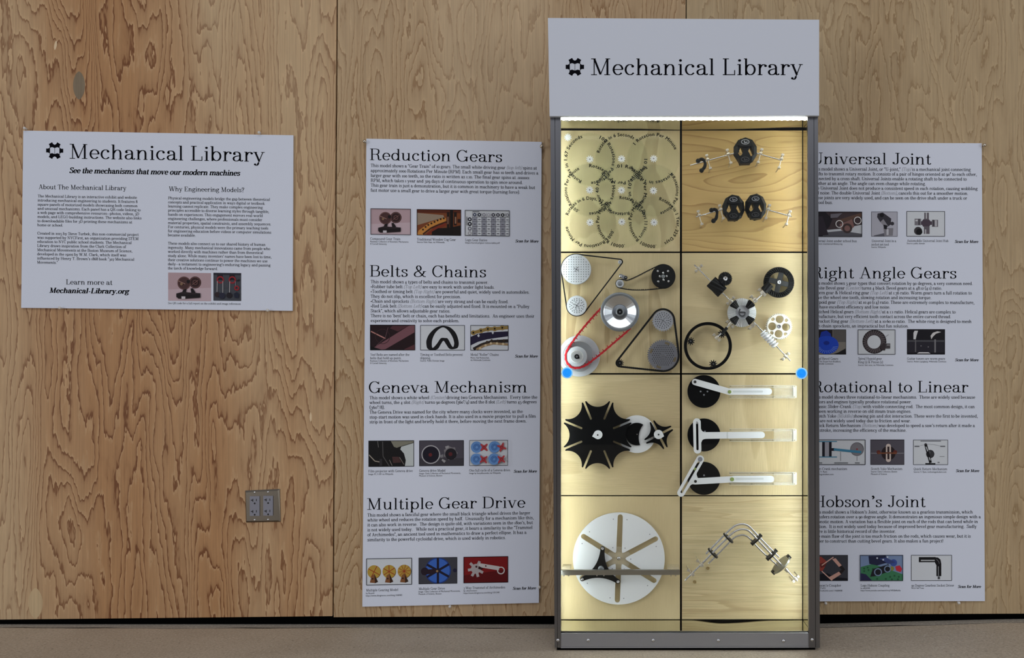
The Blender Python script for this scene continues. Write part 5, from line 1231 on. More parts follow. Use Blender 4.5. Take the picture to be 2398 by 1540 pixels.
part('step', pbr('step_grey', (176, 180, 184), .34, .7), o, lambda mb: lathe(mb, *Z3(318, 1262), [(34, .019), (36.4, .024), (36.4, .028), (35.4, .029)], 0, 56))
part('step', alu_disc, o, lambda mb: lathe(mb, *g2, [(22.6, .028), (22.6, .034), (24, .043), (24, .045), (23, .046)], 0, 48))
part('hub', pbr('hub_silver', (214, 216, 216), .3, .6), o, lambda mb: lathe(mb, *g2, [(15.2, .046), (14.8, .056), (13.8, .0572)], 0, 40))
part('bore', black, o, lambda mb: (disc(mb, *g2, 5.7, .057, .0582, 0, 24), disc(mb, *Z3(325, 1280), 2, .057, .0582, 0, 12))); part('axle', steel, o, lambda mb: disc(mb, *g2, 2.6, .057, .060, 0, 16))
RP = catmull([Z3(*p) for p in ((640, 660), (575, 712), (480, 812), (370, 940), (275, 1060), (196, 1180), (172, 1265), (190, 1335), (238, 1384), (302, 1397), (372, 1380), (450, 1335), (600, 1217), (740, 1098), (872, 985), (930, 925))], 8)
def redbelt(mb):
    nm = normals2(RP, False); acc = 0; k = k_of(.041)
    n = len(RP); flip = 1
    for i in range(1, n):
        x, y = RP[i]; a, b = RP[i - 1]; acc += math.hypot(x - a, y - b)
        if acc > 9.4:
            acc = 0; nx, ny = nm[i]; tx, ty = ny, -nx
            flip = -flip
            mb_q = [(x - tx * 6.6 - nx * 2.4, y - ty * 6.6 - ny * 2.4), (x + tx * 6.6 - nx * 1.2, y + ty * 6.6 - ny * 1.2), (x + tx * 6.6 + nx * 2.8, y + ty * 6.6 + ny * 2.8), (x - tx * 6.6 + nx * 1.5, y - ty * 6.6 + ny * 1.5)]
            pprism(mb, mb_q, None, .036 + .002 * flip, .046 + .002 * flip)
            pprism(mb, [(x - nx * 5.6 - tx * 1.0, y - ny * 5.6 - ty * 1.0), (x - nx * 5.6 + tx * 1.0, y - ny * 5.6 + ty * 1.0), (x + tx * .9, y + ty * .9), (x - tx * .9, y - ty * .9)], None, .039, .045)
    ribbon(mb, RP, 1.9, .036, .045, 0, False)
one('link_belt', red, redbelt, 'red link belt running from the stepped pulley up to the cone pulley', 'belt')
# chain
h1 = Z3(1305, 845); h2 = Z3(1305, 1250); h3 = Z3(803, 1340)
grid = [(h1[0] + r_ * math.cos(a), h1[1] + r_ * math.sin(a)) for r_, n_ in ((18, 20), (13.4, 15), (9, 9)) for a in [2 * math.pi * (i + .5 * (r_ > 15)) / n_ for i in range(n_)]]
pulley('chain_sprocket', 'grey sprocket with holes and pale teeth at the top of the chain', *h1, 23.6, .034, pbr('sprocket_grey', (150, 152, 160), .5), grid, 1.15, 4, 28)
grid = [(h2[0] + i * 4.9 + (j % 2) * 2.4, h2[1] + j * 4.5) for i in range(-7, 7) for j in range(-6, 7) if 40 < (i * 4.9 + (j % 2) * 2.4) ** 2 + (j * 4.5) ** 2 < 27 ** 2]
sl = []
for a in (-70, 20, 110, 200):
    t0 = math.radians(a); ring_ = [(h2[0] + r_ * math.cos(t), h2[1] + r_ * math.sin(t)) for r_, ts in ((32, (-.18, 0, .18)), (27, (.2, 0, -.2))) for t in [t0 + q_ for q_ in ts]]
    sl.append(ring_)
pulley('chain_sprocket', 'large dark grey sprocket with many holes at the lower right of the chain', *h2, 35, .034, pbr('sprocket_dark', (104, 104, 112), .5), grid, 1.2, 4.6, 44, slots=sl)
o = holder('chain_sprocket', 'small black sprocket at the lower left corner of the chain', 'sprocket', *h3, .036)
part('sprocket_plate', black, o, lambda mb: pprism(mb, gearpts(*h3, 9.4, 6.2, 12, .1, .6), None, .029, .035)); part('hub', black, o, lambda mb: disc(mb, *h3, 4.5, .02, .037, 0, 20)); part('axle', steel, o, lambda mb: post(mb, *h3, .039, 1.4))
CP = beltpath([(h3[0], h3[1], 8.2), (h1[0], h1[1], 26.6), (h2[0], h2[1], 37)], 60)
def chainf(mb):
    ribbon(mb, CP, 2.1, .0275, .0362)
    acc = 0
    for i in range(len(CP)):
        a = CP[i - 1]; b = CP[i]; D_ = math.hypot(b[0] - a[0], b[1] - a[1]); m_ = max(1, int(D_ / 4.6))
        for j in range(m_):
            if D_ > 3: disc(mb, a[0] + (b[0] - a[0]) * j / m_, a[1] + (b[1] - a[1]) * j / m_, 2.55, .027, .0368, 0, 10)
one('roller_chain', black, chainf, 'black roller chain round three sprockets', 'chain')

# --- panel 4: right angle gears
Z4 = zc(4.968, 1590, 580)
wm = .046
cc = Z4(737, 751)
o = holder('conical_gear', 'white conical gear ringed by four black conical pinions, centre of its panel', 'gear', *cc, .03)
def ridged(mb, c, prof, n, amp, twist=0.0, mat=0):
    """prof: (radius px, w); ridges alternate up and down by amp"""
    wr = prof[-1][1]; vs = []
    for j, (r, w) in enumerate(prof):
        for i in range(2 * n):
            a = math.pi * i / n + twist * j / (len(prof) - 1); q = pp([(c[0] + r * math.cos(a), c[1] + r * math.sin(a))], wr)[0]
            vs.append((q[0], YP - (w + (amp if i % 2 else 0)), q[1]))
    m = 2 * n
    for j in range(len(prof) - 1): mb.add(vs, [(j * m + i, j * m + (i + 1) % m, (j + 1) * m + (i + 1) % m, (j + 1) * m + i) for i in range(m)], mat)
part('toothed_cone', white, o, lambda mb: (ridged(mb, cc, [(33.6, .006), (33.8, .018), (26, .024), (16.4, .030)], 48, .003)))
part('recess', pbr('recess_grey', (186, 188, 194), .5), o, lambda mb: lathe(mb, *cc, [(16.8, .031), (16, .032), (15.2, .026), (2, .0255)], 0, 36))
part('hub_clip', pbr('clip_grey', (74, 74, 78), .4, .5), o, lambda mb: tube(mb, [cb(*Z4(x, y), .030) for x, y in catmull([(712, 712), (700, 745), (705, 775), (735, 792), (765, 780), (768, 752), (740, 748), (708, 748)], 5)], .0022, 0, 8))
part('axle', steel, o, lambda mb: post(mb, *cc, .02, 3))
DIR = {'upper left': (-1, -1), 'upper right': (1, -1), 'lower left': (-1, 1), 'lower right': (1, 1)}
s2 = math.sqrt(.5)
for nm, (dx, dy) in DIR.items():
    a = (cc[0] + dx * s2 * 30.5, cc[1] + dy * s2 * 30.5); b = (cc[0] + dx * s2 * 15, cc[1] + dy * s2 * 15)
    o = holder('conical_pinion', 'small black conical pinion meshing at the %s of the white conical gear' % nm, 'gear', *a, wm, 'black conical pinions')
    part('toothed_cone', black, o, lambda mb: cone(mb, cb(*a, wm), cb(*b, wm), 10.4 * k_of(wm), 4.6 * k_of(wm), 0, 20, 12, .18))
    part('shoulder', black, o, lambda mb: cone(mb, cb(a[0] + dx * 1.6, a[1] + dy * 1.6, wm), cb(*a, wm), 9.4 * k_of(wm), 9.6 * k_of(wm), 0, 24))
def shaft4(name, label, a, b, r=1.5): return one(name, steel, lambda mb: rod(mb, Z4(*a), Z4(*b), wm, r), label, 'shaft', 'thin steel shafts round the bevel gear')
shaft4('drive_shaft', 'thin steel shaft running to the upper left through the black worm', (622, 640), (178, 198))
shaft4('drive_shaft', 'short steel shaft between the conical gear and the black ring shaped hypoid gear', (870, 630), (1035, 478), 1.7)
shaft4('drive_shaft', 'short steel shaft from the white conical gear down to the big black ring', (612, 868), (425, 1058), 1.7)
shaft4('drive_shaft', 'thin steel shaft running to the lower right through the white worm', (868, 860), (1295, 1313))
def bear4(x, y, ang, nm, up=9, down=9): bearing(*Z4(x, y), ang, wm, 'silver two eared bearing ' + nm, up, down, 2.6, 'silver two eared bearings', 3.8, 4.2)
bear4(600, 614, -45, 'on the upper left shaft next to the white conical gear', 10, 10); bear4(230, 240, -45, 'at the far upper left shaft end')
bear4(878, 600, 45, 'on the upper right shaft next to the white conical gear', 10, 6); bear4(965, 518, 45, 'next to the hypoid gear pinion')
bear4(590, 885, 45, 'on the lower left shaft next to the white conical gear', 8, 10); bear4(438, 1042, 45, 'at the shaft end inside the big black ring')
bear4(858, 905, -45, 'on the lower right shaft next to the white conical gear', 3, 9); bear4(1240, 1262, -45, 'at the far lower right shaft end')
# worm and helical gear
k4 = k_of(wm)
one('worm_gear', black, lambda mb: screw(mb, cb(*Z4(372, 390), wm), cb(*Z4(505, 520), wm), 14.8 * k4, .004, 8, 1.3, 0, 48, 60), 'black ribbed worm on the upper left shaft', 'gear')
hc = Z4(540, 357)
o = holder('helical_gear', 'small black helical wheel with a silver hub above the black worm', 'gear', *hc, .058)
part('gear_wheel', black, o, lambda mb: (pprism(mb, gearpts(*hc, 16.2, 14.6, 24, 0, .6), None, .040, .060)))
part('ribs', pbr('rib_black', (34, 34, 36), .5), o, lambda mb: [pprism(mb, [(hc[0] + r * math.cos(t + q), hc[1] + r * math.sin(t + q)) for r, q in ((6.4, -.05), (14, -.1), (14, .0), (6.4, .05))], None, .059, .0608) for t in [i * math.pi / 4 for i in range(8)]])
part('hub', steel, o, lambda mb: lathe(mb, *hc, [(5.2, .06), (5, .063), (3.6, .0635), (3, .0625), (1.6, .0625)], 0, 24)); part('axle', steel, o, lambda mb: post(mb, *hc, .041, 2))
# hypoid
hy = Z4(1165, 400)
o = holder('hypoid_gear', 'large black ring gear with slanted teeth and four arms, upper right of its panel', 'gear', *hy, .036)
def hyp(mb):
    ridged(mb, hy, [(34.6, .018), (36.2, .026), (34, .032), (25, .0335)], 40, .0026, .34)
    pprism(mb, circ(*hy, 35, 64), [circ(*hy, 24.2, 48)], .016, .028); pprism(mb, circ(*hy, 25.4, 64), [circ(*hy, 24, 48)], .02, .0345)
part('toothed_ring', black, o, hyp)
arms = []
for i in range(4):
    t = math.radians(14 + 90 * i); e = 1
    for da, r in ((-.24, 24.6), (.24, 24.6), (.46, 13), (.785, 9), (1.11, 13)): arms.append((hy[0] + r * math.cos(t + da), hy[1] + r * math.sin(t + da)))
part('spider', pbr('spider_black', (26, 26, 27), .5), o, lambda mb: pprism(mb, arms, None, .024, .031), bevel=.001)
part('hub', steel, o, lambda mb: lathe(mb, *hy, [(4.8, .03), (4.6, .035), (3, .0355), (2.6, .0345), (1, .0345)], 0, 20)); part('axle', steel, o, lambda mb: post(mb, *hy, .025, 2.2))
one('hypoid_pinion', black, lambda mb: screw(mb, cb(*Z4(988, 500), wm), cb(*Z4(1062, 425), wm), 9.6 * k4, .003, 7, .35, 0, 42, 24), 'small black slanted pinion at the lower left of the hypoid gear', 'gear')
# white worm wheel
ww = Z4(1166, 915)
o = holder('spur_gear', 'white toothed wheel with round holes, right of the panel centre', 'gear', *ww, .03)
hs = [circ(*Z4(x, y), 9.4, 28) for x, y in ((1172, 830), (1244, 921), (1160, 999), (1084, 912))] + [circ(*Z4(x, y), 4.3, 18) for x, y in ((1092, 830), (1250, 843), (1080, 990), (1240, 1003))] + [circ(*ww, 3, 16)]
part('gear_wheel', cream, o, lambda mb: pprism(mb, gearpts(*ww, 31, 28.4, 44, 0, .6), hs, .018, .030))
part('rim', cream, o, lambda mb: pprism(mb, circ(*ww, 28, 56), [circ(*ww, 26, 56)], .028, .032))
part('hub', alu, o, lambda mb: lathe(mb, *ww, [(4.6, .03), (4.4, .034), (2.6, .0345), (2, .033), (1, .033)], 0, 20)); part('axle', steel, o, lambda mb: post(mb, *ww, .03, 2))
one('worm_gear', white, lambda mb: screw(mb, cb(*Z4(968, 980), wm), cb(*Z4(1128, 1142), wm), 9.2 * k4, .0052, 1, 6.5, 0, 28, 150), 'white screw threaded worm on the lower right shaft', 'gear')
# sprocket ring
rc = Z4(338, 1141)
def ringf(mb):
    ins = gearpts(*rc, 49.8, 49, 90, 0, .5); pprism(mb, circ(*rc, 56, 110), [ins], .022, .036)
one('ring_gear', black_matt, ringf, 'big thin black ring at the lower left of the right angle gears panel', 'gear')
for x, y, lab, w1 in ((137, 1086, 'small black sprocket inside the left of the big black ring', .036), (400, 1350, 'small black sprocket inside the bottom of the big black ring', .036), (500, 1000, 'small black sprocket on the shaft inside the upper right of the big black ring', .04)):
    c = Z4(x, y); o = holder('ring_sprocket', lab, 'sprocket', *c, w1, 'sprockets of the black ring')
    part('gear_wheel', black, o, lambda mb: pprism(mb, gearpts(*c, 9.6, 5.8, 10, .2, .62, .4), None, w1 - .01, w1)); part('axle', steel, o, lambda mb: post(mb, *c, w1 + .002, 1.5))
one('shaft_sleeve', black, lambda mb: cone(mb, cb(*Z4(560, 930), wm), cb(*Z4(496, 998), wm), 3.8 * k4, 3.8 * k4, 0, 18), 'black sleeve on the shaft crossing the big black ring', 'sleeve')

# --- panel 5: geneva wheels
Z5 = zc(5.134, 1290, 870)
def geneva(c, n, R, sw, lug, rin, rlow, ph):
    o = []
    for i in range(n):
        a = math.radians(ph) + 2 * math.pi * i / n; d = (math.cos(a), -math.sin(a)); p = (-math.sin(a), -math.cos(a))
        at_ = lambda r, s: (c[0] + d[0] * r + p[0] * s, c[1] + d[1] * r + p[1] * s)
        o += [at_(R - 4, -(sw + lug)), at_(R, -(sw + lug * .7)), at_(R, -sw - lug * .15), at_(R - 3, -sw)]
        o += [at_(rin - sw * math.sin(t), -sw * math.cos(t)) for t in [math.pi * j / 8 for j in range(9)]]
        o += [at_(R - 3, sw), at_(R, sw + lug * .15), at_(R, sw + lug * .7), at_(R - 4, sw + lug)]
        b = a + math.pi / n; a2 = a + 2 * math.pi / n
        q0 = o[-1]; d2 = (math.cos(a2), -math.sin(a2)); p2 = (-math.sin(a2), -math.cos(a2)); q1 = (c[0] + d2[0] * (R - 4) - p2[0] * (sw + lug), c[1] + d2[1] * (R - 4) - p2[1] * (sw + lug))
        mx_, my_ = (q0[0] + q1[0]) / 2, (q0[1] + q1[1]) / 2; mr = math.hypot(mx_ - c[0], my_ - c[1]); hc_ = math.hypot(q0[0] - q1[0], q0[1] - q1[1]) / 2
        sg = mr - rlow; Ra = (hc_ ** 2 + sg ** 2) / (2 * sg); u = ((mx_ - c[0]) / mr, (my_ - c[1]) / mr); O = (c[0] + u[0] * (rlow + Ra), c[1] + u[1] * (rlow + Ra))
        s0 = math.atan2(q0[1] - O[1], q0[0] - O[0]); s1 = math.atan2(q1[1] - O[1], q1[0] - O[0]); dl = (s1 - s0 + math.pi) % (2 * math.pi) - math.pi
        if sg > Ra: dl = dl - 2 * math.pi if dl > 0 else dl + 2 * math.pi
        o += [(O[0] + Ra * math.cos(s0 + dl * j / 14), O[1] + Ra * math.sin(s0 + dl * j / 14)) for j in range(1, 14)]
    return o
f5 = 1 / 5.134
def drop(mb, c, tip, r, w0, w1):
    a = math.atan2(tip[1] - c[1], tip[0] - c[0]); D_ = math.hypot(tip[0] - c[0], tip[1] - c[1]); b = math.acos(r / D_)
    pprism(mb, [(c[0] + r * math.cos(a + b + (2 * math.pi - 2 * b) * i / 28), c[1] + r * math.sin(a + b + (2 * math.pi - 2 * b) * i / 28)) for i in range(29)] + [tip], None, w0, w1)
v1 = Z5(562, 760); v2 = Z5(1035, 750); v3 = Z5(1297, 757)
o = holder('geneva_driver', 'white round drive wheel partly hidden between the two black star wheels', 'wheel', *v2, .02)
part('disc', white, o, lambda mb: disc(mb, *v2, 44.2, .012, .018, 0, 72))
cres = []
R1 = 136 * f5; o2 = Z5(1296, 790); rc2 = 240 * f5
for i in range(61):
    a = 2 * math.pi * i / 60; p = (v2[0] + R1 * math.cos(a), v2[1] + R1 * math.sin(a)); dd = math.hypot(p[0] - o2[0], p[1] - o2[1])
    if dd < rc2: p = (o2[0] + (p[0] - o2[0]) * rc2 / dd, o2[1] + (p[1] - o2[1]) * rc2 / dd)
    cres.append(p)
part('locking_cam', black_matt, o, lambda mb: pprism(mb, cres[:-1], None, .018, .0235)); part('axle', steel, o, lambda mb: (post(mb, *v2, .013, 2.5), disc(mb, *Z5(1036, 752), 1.3, .0235, .0238, 0, 12)))
part('drive_pin', steel, o, lambda mb: disc(mb, *Z5(1215, 798), 2.8, .018, .027, 0, 16))
o = holder('geneva_star', 'large black eight slot star wheel on the left of its panel', 'wheel', *v1, .03)
part('star_plate', black_matt, o, lambda mb: pprism(mb, geneva(v1, 8, 430 * f5, 12.5 * f5, 23 * f5, 212 * f5, 338 * f5, 22.5), None, .0245, .030))
part('hub_cap', white, o, lambda mb: drop(mb, Z5(567, 757), Z5(497, 777), 53 * f5, .030, .0335)); part('axle', dark_hole, o, lambda mb: (disc(mb, *Z5(563, 760), 2, .033, .0342, 0, 14), post(mb, *v1, .026, 2.4)))
o = holder('geneva_star', 'small black four slot star wheel to the right of the white drive wheel', 'wheel', *v3, .03)
part('star_plate', black_matt, o, lambda mb: pprism(mb, geneva(v3, 4, 180 * f5, 14 * f5, 22 * f5, 62 * f5, 108 * f5, 27), None, .0245, .030))
part('hub_cap', white, o, lambda mb: drop(mb, Z5(1294, 754), Z5(1361, 776), 55 * f5, .030, .0335)); part('axle', dark_hole, o, lambda mb: (disc(mb, *Z5(1295, 755), 2, .033, .0342, 0, 14), post(mb, *v3, .026, 2.4)))

# --- panel 6: rotation to straight line motion
Z6 = zc(5.134, 1580, 870)
def zz(pts): return [Z6(*p) for p in pts]
def rail(y0, y1, lab):
    o = holder('guide_rail', lab, 'rail', *Z6(1060, (y0 + y1) / 2), .02, 'clear guide rails')
    h = 22
    for ya, yb in ((y0, y0 + h), (y1 - h, y1)):
        bar = part('side_bar', rail_clear, o, lambda mb: pprism(mb, zz([(660, ya), (1450, ya), (1450, yb), (660, yb)]), None, 0, .016), bevel=.0006)
        for e in (ya, yb): part('polished_edge', rail_edge, bar, lambda mb: pprism(mb, zz([(660, e - 2.5), (1450, e - 2.5), (1450, e + 2.5), (660, e + 2.5)]), None, .0155, .0166))
    part('cover_plate', rail_clear, o, lambda mb: pprism(mb, zz([(1190, y0), (1425, y0), (1425, y1), (1190, y1)]), None, .0168, .018))
    part('end_plate', rail_edge, o, lambda mb: pprism(mb, zz([(1425, y0), (1468, y0 + 4), (1468, y1 - 4), (1425, y1)]), None, .0, .0195))
    for x in (672, 928, 1185, 1440):
        for y in (y0 + h / 2, y1 - h / 2): part('screw', pbr('small_screw', (150, 140, 110), .4, .6), o, lambda mb: disc(mb, *Z6(x, y), 1.7, .015, .0168 if x < 1000 else .0198, 0, 10))
def arm(mb, a, b, r, w0, w1, hole=None, mat=0):
    pprism(mb, [p for p in capsule(*Z6(*a), *Z6(*b), r * f5)], [capsule(*Z6(*hole[0]), *Z6(*hole[1]), hole[2] * f5)] if hole else None, w0, w1, mat)
def stud(parent, x, y, r, w, mt, nm='pin'): part(nm, mt, parent, lambda mb: lathe(mb, *Z6(x, y), [(r * f5, w - .003), (r * f5, w + .001), (r * .7 * f5, w + .0018), (r * .35 * f5, w + .001), (.3, w + .001)], 0, 20))
def crankdisc(cy, lab, studs):
    c = Z6(352, cy); o = holder('crank_disc', lab, 'wheel', *c, .02, 'black crank discs')
    part('disc', black_matt, o, lambda mb: disc(mb, *c, 198 * f5, .014, .02, 0, 72)); part('axle', steel, o, lambda mb: post(mb, *c, .015, 2.5))
    for x, y in studs: part('stud', grey_disc, o, lambda mb: disc(mb, *Z6(x, y), 2, .02, .0212, 0, 12))
crankdisc(237, 'topmost of the three black crank discs', ((312, 237), (394, 237), (352, 278)))
crankdisc(760, 'middle black crank disc, behind the T shaped yoke', ((364, 718),))
crankdisc(1282, 'lowest of the three black crank discs', ((353, 1245),))
rail(165, 315, 'clear guide rail of the topmost slider'); rail(688, 835, 'clear guide rail of the T shaped yoke'); rail(1210, 1360, 'clear guide rail of the lowest slider')
o = holder('connecting_rod', 'white slanting arm pinned to the topmost crank disc', 'arm', *Z6(245, 122), .028)
part('bar', white, o, lambda mb: arm(mb, (245, 123), (656, 240), 38, .0255, .029), bevel=.0007); stud(o, 245, 122, 17, .03, dark_hole); stud(o, 660, 242, 22, .03, green); part('sleeve', white, o, lambda mb: disc(mb, *Z6(660, 242), 30 * f5, .026, .0296, 0, 24))
o = holder('slider_bar', 'white round ended slider bar in the topmost guide rail', 'slider', *Z6(900, 238), .024)
part('bar', white, o, lambda mb: arm(mb, (672, 238), (1131, 238), 40, .020, .0248), bevel=.0007); part('groove', pbr('groove_grey', (196, 200, 200), .5), o, lambda mb: arm(mb, (710, 238), (1050, 238), 12, .0245, .0251))
o = holder('scotch_yoke', 'white T shaped slotted yoke over the middle crank disc', 'yoke', *Z6(270, 760), .028)
def yoke(mb):
    arm(mb, (267, 606), (275, 938), 46, .0225, .0275, ((269, 612), (275, 932), 14))
    pprism(mb, zz([(296, 672), (316, 686), (325, 706), (343, 722), (370, 727), (620, 724), (1045, 720.5)] + [(1045 + 39.5 * math.sin(t), 760 - 39.5 * math.cos(t)) for t in [math.pi * q / 12 for q in range(1, 12)]] + [(1045, 799.5), (620, 803), (370, 807), (346, 812), (330, 826), (322, 848), (300, 864)]), None, .0225, .0271)
part('yoke_plate', white, o, yoke); part('joint_line', pbr('groove_grey', (196, 200, 200), .5), o, lambda mb: pprism(mb, zz([(624, 724), (642, 724), (642, 803), (624, 803)]), None, .0273, .0277))
o = holder('crank_pin', 'steel pin in the slot of the T shaped yoke', 'pin', *Z6(269, 616), .026); stud(o, 269, 616, 13, .0262, steel, 'pin_head'); part('pin_shank', steel, o, lambda mb: disc(mb, *Z6(269, 616), 1.4, .0205, .0235, 0, 12))
o = holder('quick_return_lever', 'white slanting slotted lever over the lowest crank disc', 'lever', *Z6(190, 1250), .028)
def lev(mb):
    arm(mb, (307, 1052), (77, 1456), 46, .0225, .0275, ((288, 1092), (84, 1446), 14))
    pprism(mb, zz([(330, 1095), (268, 1205), (263, 1235), (272, 1262), (286, 1290), (285, 1340), (250, 1356), (216, 1351), (192, 1362), (150, 1425), (132, 1440), (190, 1320), (250, 1215)]), None, .0225, .0272)
    arm(mb, (250, 1318), (251, 1318), 38, .0225, .0269)
part('lever_plate', white, o, lev); stud(o, 307, 1052, 28, .028, grey_disc, 'pivot_bolt'); stud(o, 246, 1171, 18, .026, green, 'slider_pin')
part('pivot_post', steel, o, lambda mb: post(mb, *Z6(307, 1052), .023, 2.4))
o = holder('connecting_rod', 'white level arm from the slotted lever to the lowest slider', 'arm', *Z6(470, 1305), .031)
part('bar', white, o, lambda mb: arm(mb, (250, 1318), (690, 1293), 37, .0278, .0312), bevel=.0007); stud(o, 250, 1318, 17, .0315, dark_hole); stud(o, 690, 1293, 25, .0315, green)
o = holder('slider_bar', 'white round ended slider bar in the lowest guide rail', 'slider', *Z6(940, 1290), .024)
part('bar', white, o, lambda mb: arm(mb, (712, 1290), (1157, 1290), 40, .020, .0248), bevel=.0007); part('groove', pbr('groove_grey', (196, 200, 200), .5), o, lambda mb: arm(mb, (740, 1288), (1060, 1286), 11, .0245, .0251))

# --- panel 7: six slot wheel
Z7 = zc(3.948, 1290, 1150); f7 = 1 / 3.948
wc = Z7(628, 621)
hole = []
for i in range(6):
    a = math.radians(88 + 60 * i); hw = 24 * f7; rt = 385 * f7
    q = lambda r, s: (wc[0] + r * math.cos(a) - s * math.sin(a), wc[1] - r * math.sin(a) - s * math.cos(a))
    hole += [q(rt + hw * math.sin(t), -hw * math.cos(t)) for t in [math.pi * j / 8 for j in range(9)]]
    b = a + math.radians(30); rr_ = 60 * f7
    hole += [(wc[0] + r * math.cos(b + e), wc[1] - r * math.sin(b + e)) for r, e in ((72 * f7, -.16), (61 * f7, 0), (72 * f7, .16))]
o = holder('slotted_wheel', 'large white wheel with six slots in the lowest left panel', 'wheel', *wc, .02)
part('wheel_plate', white, o, lambda mb: pprism(mb, circ(*wc, 425 * f7, 96), [hole], .012, .018))
part('screw_holes', grey_disc, o, lambda mb: [disc(mb, *Z7(x, y), 1.3, .0175, .0183, 0, 10) for x, y in ((578, 257), (704, 262), (357, 374), (914, 397), (289, 482), (974, 510), (573, 521), (686, 525), (738, 626), (568, 715), (679, 720), (337, 849), (895, 871), (547, 984), (674, 989), (920, 780))])
part('hub_plate', rail_clear, o, lambda mb: disc(mb, *wc, 110 * f7, .006, .0118, 0, 32)); part('axle_bolt', steel, o, lambda mb: (post(mb, *wc, .016, 2.4), lathe(mb, *wc, [(4.2, .014), (4, .019), (2.4, .0205), (1, .0205)], 0, 18)))
tc_ = Z7(460, 735); tips = [Z7(478, 530), Z7(290, 812), Z7(622, 836)]
star = []
an = sorted([(math.atan2(t[1] - tc_[1], t[0] - tc_[0]), t) for t in tips])
for i, (a, t) in enumerate(an):
    r = 19 * f7
    star += [(t[0] + r * math.cos(a - math.pi / 2 + math.pi * j / 10), t[1] + r * math.sin(a - math.pi / 2 + math.pi * j / 10)) for j in range(11)]
    a2, t2 = an[(i + 1) % 3]; a2 = a2 if a2 > a else a2 + 2 * math.pi; m_ = (a + a2) / 2
    p0 = star[-1]; p2 = (t2[0] + r * math.cos(a2 - math.pi / 2), t2[1] + r * math.sin(a2 - math.pi / 2)); rm = 24 * f7
    p1 = (tc_[0] + rm * math.cos(m_), tc_[1] + rm * math.sin(m_))
    star += [((1 - s) ** 2 * p0[0] + 2 * s * (1 - s) * p1[0] + s * s * p2[0], (1 - s) ** 2 * p0[1] + 2 * s * (1 - s) * p1[1] + s * s * p2[1]) for s in [j / 12 for j in range(1, 12)]]
o = holder('triangle_wheel', 'black three armed wheel riding in the slots of the white wheel', 'wheel', *tc_, .03)
part('star_plate', black, o, lambda mb: pprism(mb, star, None, .024, .031), bevel=.001)
for t in tips:
    part('roller_bolt', steel, o, lambda mb: lathe(mb, *t, [(3.4, .031), (3.2, .034), (2, .0345), (1.4, .0335), (.6, .0335)], 0, 16)); part('roller', grey_disc, o, lambda mb: disc(mb, *t, 4.4, .011, .0235, 0, 18))
part('axle', grey_ring, o, lambda mb: lathe(mb, *Z7(463, 722), [(7, .031), (7, .0435), (4, .0442)], 0, 22))
o = holder('support_bar', 'aluminium bar across the white six slot wheel', 'bar', *Z7(645, 750), .05)
part('bar', pbr('bar_alu', (168, 166, 158), .3, 1.0), o, lambda mb: (pprism(mb, [Z7(92, 728), (1592, 1150 + 727 / 3.948), (1592, 1150 + 772 / 3.948), Z7(92, 775)], None, .045, .058), pprism(mb, [Z7(92, 736), (1592, 1150 + 736 / 3.948), (1592, 1150 + 740 / 3.948), Z7(92, 740)], None, .057, .0592)), bevel=.0008)
for x0, x1 in ((104, 182), (1080, 1186)):
    part('clip', rail_clear, o, lambda mb: pprism(mb, [Z7(x0, 700), Z7(x1, 702), Z7(x1, 727), Z7(x0, 727)], None, 0, .05)); part('clip_screw', steel, o, lambda mb: [disc(mb, *Z7(x, 781), 1.5, .044, .05, 0, 10) for x in ((x0 + x1) / 2 - 22, (x0 + x1) / 2 + 22)])
part('cap_nuts', steel, o, lambda mb: [disc(mb, *Z7(x, 778), 1.6, .044, .054, 0, 10) for x in (426, 490)])

# --- panel 8: bent rods
Z8 = zc(3.95, 1590, 1150)
wb = .062; k8 = k_of(wb)
def brod(pts, w, lab, r=2.5): one('bent_rod', steel, lambda mb: tube(mb, [cb(*p, w) for p in catmull([Z8(*q) for q in pts], 7)], r * k8, 0, 12), lab, 'rod', 'bent steel rods')
brod([(250, 578), (330, 495), (420, 405), (480, 347), (530, 313), (588, 302), (640, 318), (690, 365), (745, 425), (830, 512), (925, 608)], wb + .004, 'outermost of the three bent steel rods')
brod([(232, 650), (330, 548), (420, 458), (490, 392), (540, 360), (590, 350), (638, 362), (690, 408), (760, 482), (850, 578), (950, 682)], wb + .014, 'middle of the three bent steel rods')
brod([(272, 668), (380, 560), (460, 478), (510, 430), (550, 410), (590, 404), (630, 416), (670, 452), (730, 518), (820, 605), (922, 694)], wb - .010, 'innermost of the three bent steel rods', 2.2)
def gdisc(x, y, ang, R, tk, tilt, mats, nm, lab, lobes, par=None):
    c = Vector(cb(*Z8(x, y), wb)); t = math.radians(ang); d = Vector((math.cos(t) * math.cos(tilt), -math.sin(tilt), math.sin(t) * math.cos(tilt)))
    o = thing(nm, lab, 'disc', c, 'rod guide discs')
    part('disc', mats, o, lambda mb: cone(mb, c - d * tk, c + d * tk, R, R, 0, 40))
    n = Vector((-math.sin(t), 0, math.cos(t)))
    for s in lobes: part('lobe', black, o, lambda mb: obox(mb, c + n * R * s * .93, d, n, tk * 2.1, R * .13, .009), bevel=.001)
    return o
RR = 15.6 * k8
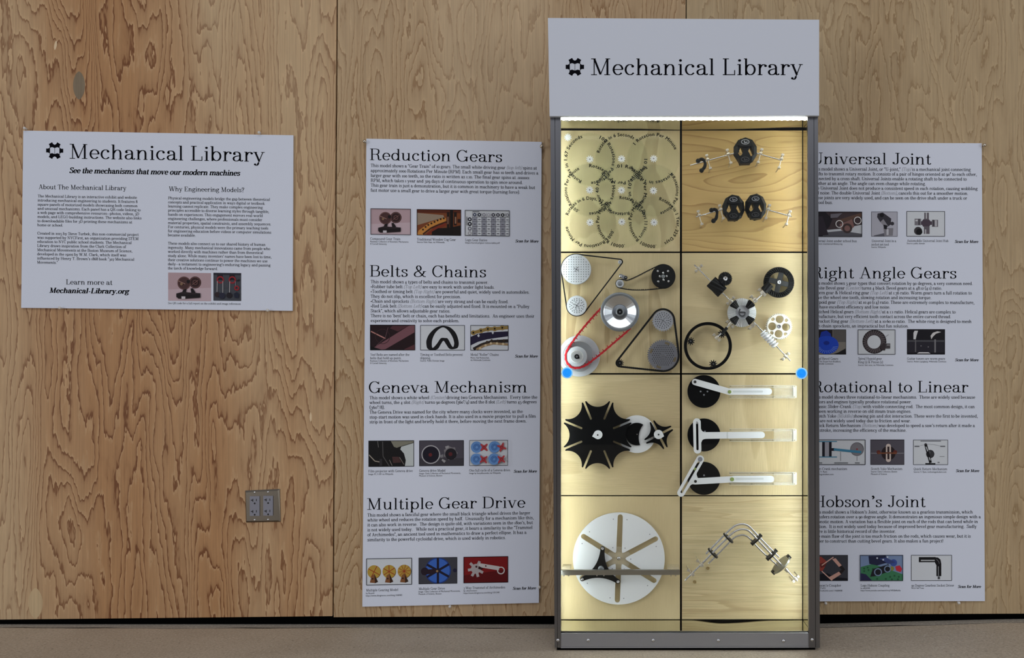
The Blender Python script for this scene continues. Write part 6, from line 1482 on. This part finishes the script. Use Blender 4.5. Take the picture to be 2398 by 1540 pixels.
gdisc(456, 431, 45, RR, 1.7 * k8, .1, black, 'guide_disc', 'black guide disc on the rods, upper left of the bend', ())
gdisc(314, 571, 45, RR, 1.7 * k8, .1, black, 'guide_disc', 'black guide disc at the lower left end of the rods', ())
gdisc(716, 445, -45, RR, 1.7 * k8, .0, black, 'guide_disc', 'black guide disc with lobes, right below the bend of the rods', (1, -1))
gdisc(858, 585, -45, RR, 1.7 * k8, .0, black, 'guide_disc', 'black guide disc with lobes near the lower right end of the rods', (1, -1))
o = gdisc(945, 676, -45, 27.5 * k8, 2.0 * k8, -.09, pbr('worn_steel', (150, 150, 140), .35, .9), 'rotor_disc', 'large steel disc with black ends at the lower right of the rods', (1, -1))
part('hub', steel, o, lambda mb: cone(mb, cb(*Z8(985, 715), wb), cb(*Z8(1010, 742), wb), 5 * k8, 4 * k8, 0, 18))
one('drive_shaft', steel, lambda mb: cone(mb, cb(*Z8(56, 824), wb), cb(*Z8(268, 612), wb), 2.1 * k8, 2.1 * k8, 0, 12), 'thin steel shaft at the lower left of the bent rods', 'shaft')
one('drive_shaft', steel, lambda mb: cone(mb, cb(*Z8(1008, 738), wb), cb(*Z8(1096, 828), wb), 1.7 * k8, 1.7 * k8, 0, 12), 'short steel shaft right of the large steel disc', 'shaft')
bearing(*Z8(208, 676), 45, wb, 'silver bearing on the lower left shaft, nearer the rods', 13, 3, 2.6, 'silver bearings of the bent rods', 3.6, 4.2); bearing(*Z8(122, 762), 45, wb, 'silver bearing at the lower left tip of the shaft', 13, 3, 2.6, 'silver bearings of the bent rods', 3.6, 4.2)
bearing(*Z8(1078, 806), -45, wb, 'silver bearing at the lower right end of the bent rods', 8, 8, 2.6, 'silver bearings of the bent rods', 4.6, 4)
for x, y, lab in ((268, 712, 'small brass hole ring below the lower left bearing, nearer the rods'), (146, 838, 'small brass hole ring below the lower left shaft tip')):
    one('hole_ring', pbr('brass', (176, 150, 96), .4, .7), lambda mb: pprism(mb, circ(*Z8(x, y), 3.6, 20), [circ(*Z8(x, y), 2.2, 20)], 0, .003), lab, 'ring')
